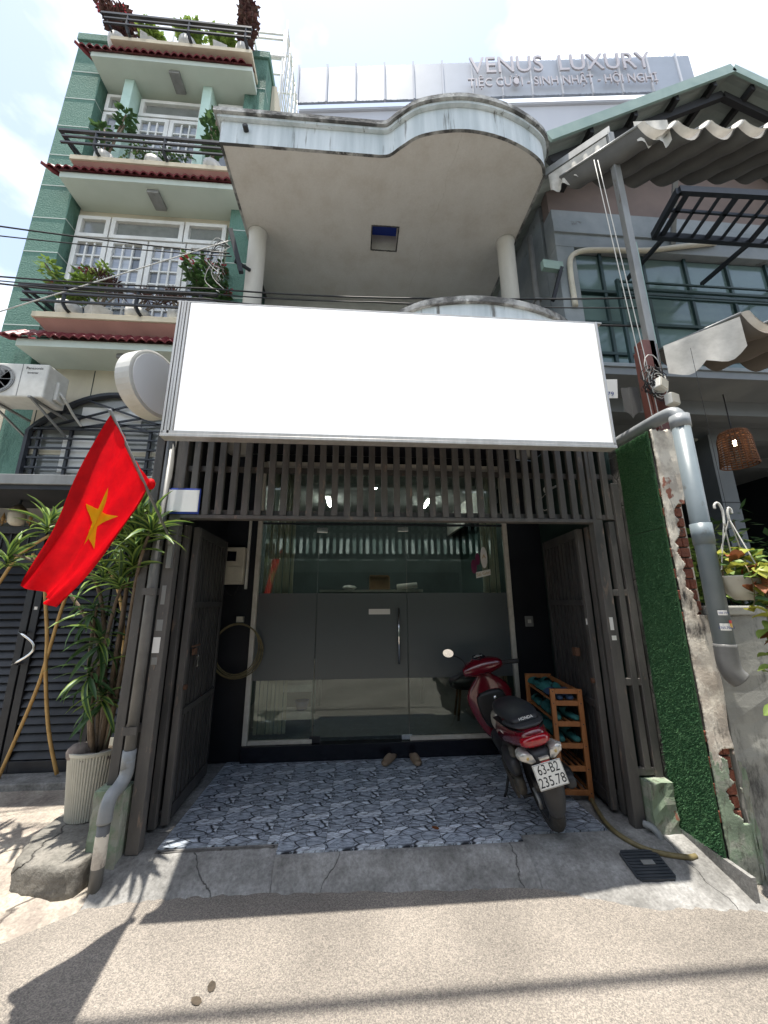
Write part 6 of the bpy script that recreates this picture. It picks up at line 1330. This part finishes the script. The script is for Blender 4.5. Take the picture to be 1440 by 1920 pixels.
# ================================================================== wires
def wire(label, pts, r=.006, material='wire_black', sag=0.0, group='overhead wires'):
    a = [Vector(p) for p in pts]; out = []
    for p, q in zip(a, a[1:]):
        for i in range(10): t = i / 10; c_ = p.lerp(q, t); c_.z -= sag * 4 * t * (1 - t); out.append(c_)
    out.append(a[-1]); tag(MB().tube(out, r, 6).build('wire', material, None, smooth=True), label, 'wire', group)
wire('thick twisted black wire from the left edge to the black bracket', [(-6.5, 3.05, 5.25), (-3.65, 3.3, 5.33), (-1.53, 3.7, 5.60)], .008, sag=.02)
wire('thin black wire just below the twisted wire on the left', [(-6.5, 3.05, 5.12), (-3.62, 3.3, 5.21), (-1.50, 3.7, 5.56)], .006, sag=.02)
wire('pale white cable rising to the black bracket', [(-6.0, 3.0, 3.7), (-3.43, 3.3, 4.32), (-1.52, 3.7, 5.80)], .006, 'wire_white')
wire('upper of the black wires across the lower balcony and the porch top', [(-7, 3.45, 4.6), (-3.51, 3.3, 4.72), (-1.48, 3.2, 4.62), (.15, 3.0, 4.43), (2.60, 2.76, 4.36)], .008, sag=.015)
wire('middle of the black wires across the lower balcony and the porch top', [(-7, 3.45, 4.55), (-3.50, 3.3, 4.67), (-1.48, 3.2, 4.56), (.15, 3.0, 4.38), (2.60, 2.76, 4.25)], .006, sag=.02)
wire('lowest of the black wires across the lower balcony and the porch top', [(-7, 3.4, 4.5), (-3.49, 3.28, 4.62), (-1.48, 3.15, 4.45), (.15, 3.0, 4.26), (2.58, 2.76, 4.05)], .009, sag=.025)
wire('left of the pale awning cords beside the steel post', [(2.33, 2.66, 5.9), (2.44, 2.66, 2.98)], .004, 'wire_white', group='awning cords')
wire('right of the pale awning cords beside the steel post', [(2.37, 2.66, 5.9), (2.50, 2.66, 2.98)], .004, 'wire_white', group='awning cords')
wire('cable bundle high over the alley that shades a line on the road', [(-14, 1.62, 7.6), (1.5, 1.66, 7.3), (14, 1.78, 7.4)], .03)
ab = thing('cable_bracket', 'black steel cable bracket with tangled wires on the left column', 'bracket', (-1.45, 3.72, 5.4)); MB().bar((-.10, -.02, .55), (.06, .02, -.02), .05, .05).build('arm', 'black_metal', ab); MB().bar((-.02, 0, .12), (.12, .14, .14), .03, .03).build('wall_tie', 'black_metal', ab)
r2 = random.Random(77)
for i in range(9):
    a = Vector((-.1 + r2.uniform(-.05, .05), 0, .25 + r2.uniform(-.15, .2))); MB().tube(catmull([(-.08, -.02, .3), tuple(a + Vector((-.12, 0, .0))), tuple(a + Vector((-.18 + r2.uniform(-.05, .1), 0, -.3))), tuple(a + Vector((-.02, 0, -.35 - r2.uniform(0, .2))))], 5), .0035, 5).build('loose_wire', 'wire_black' if i % 3 else 'wire_white', ab, smooth=True)

# ================================================================== across the alley (seen mirrored in the glass)
oh = thing('opposite_house', 'green house across the alley, seen only mirrored in the shop glass', 'house', (0, -2.7, ROAD))
B('wall', 'opposite_wall', oh, -9, 9, -.4, 0, 0, 5.2); B('dark_gate', 'dark_green_wall', oh, -3, 3.2, .002, .05, .05, 2.6)
for i in range(14): B('gate_bar', 'teal_frame', oh, -2.9 + i * .44, -2.84 + i * .44, .052, .09, .06, 2.58)
for i in range(26): MB().add([(-4 + i * .32, 0.01, 3.65), (-4 + i * .32 + .315, .01, 3.65), (-4 + i * .32 + .315, 1.0, 3.05), (-4 + i * .32, 1.0, 3.05), (-4 + i * .32, 1.0, 2.85), (-4 + i * .32 + .315, 1.0, 2.85)], [(0, 1, 2, 3), (3, 2, 5, 4)]).build('awning_stripe', 'striped_awning' if i % 2 else 'opposite_wall', oh)

# ================================================================== patches and litter on the ground
def patch(name, pts, z, material, seed):
    r3 = random.Random(seed); c_ = catmull([(x, y, 0) for x, y in pts + pts[:1]], 7)[:-1]
    tag(MB().add([(p.x + r3.uniform(-.014, .014), p.y + r3.uniform(-.012, .012), z) for p in c_], [tuple(range(len(c_)))]).build(name, material), kind='structure')
for x, y, a, lab in ((-.63, 2.215, .3, 'dark fallen leaf on the sunlit road, the upper of two'), (-.66, 2.165, 1.0, 'dark fallen leaf on the sunlit road, the lower of two'), (.62, 3.12, .9, 'brown dry leaf on the blue stone tiles')):
    o = obj('fallen_leaf', leaf_mesh('fallen_leaf', .05, .03, .3, ('leaf_brown' if y > 3 else 'soil',), 4), None, None, mtx=T(x, y, ROAD + .003 if y < 3 else .0075, 0, 0, a) @ Matrix.Diagonal((1.2, 1.2, .15, 1))); tag(o, lab, 'leaf', 'fallen leaves')
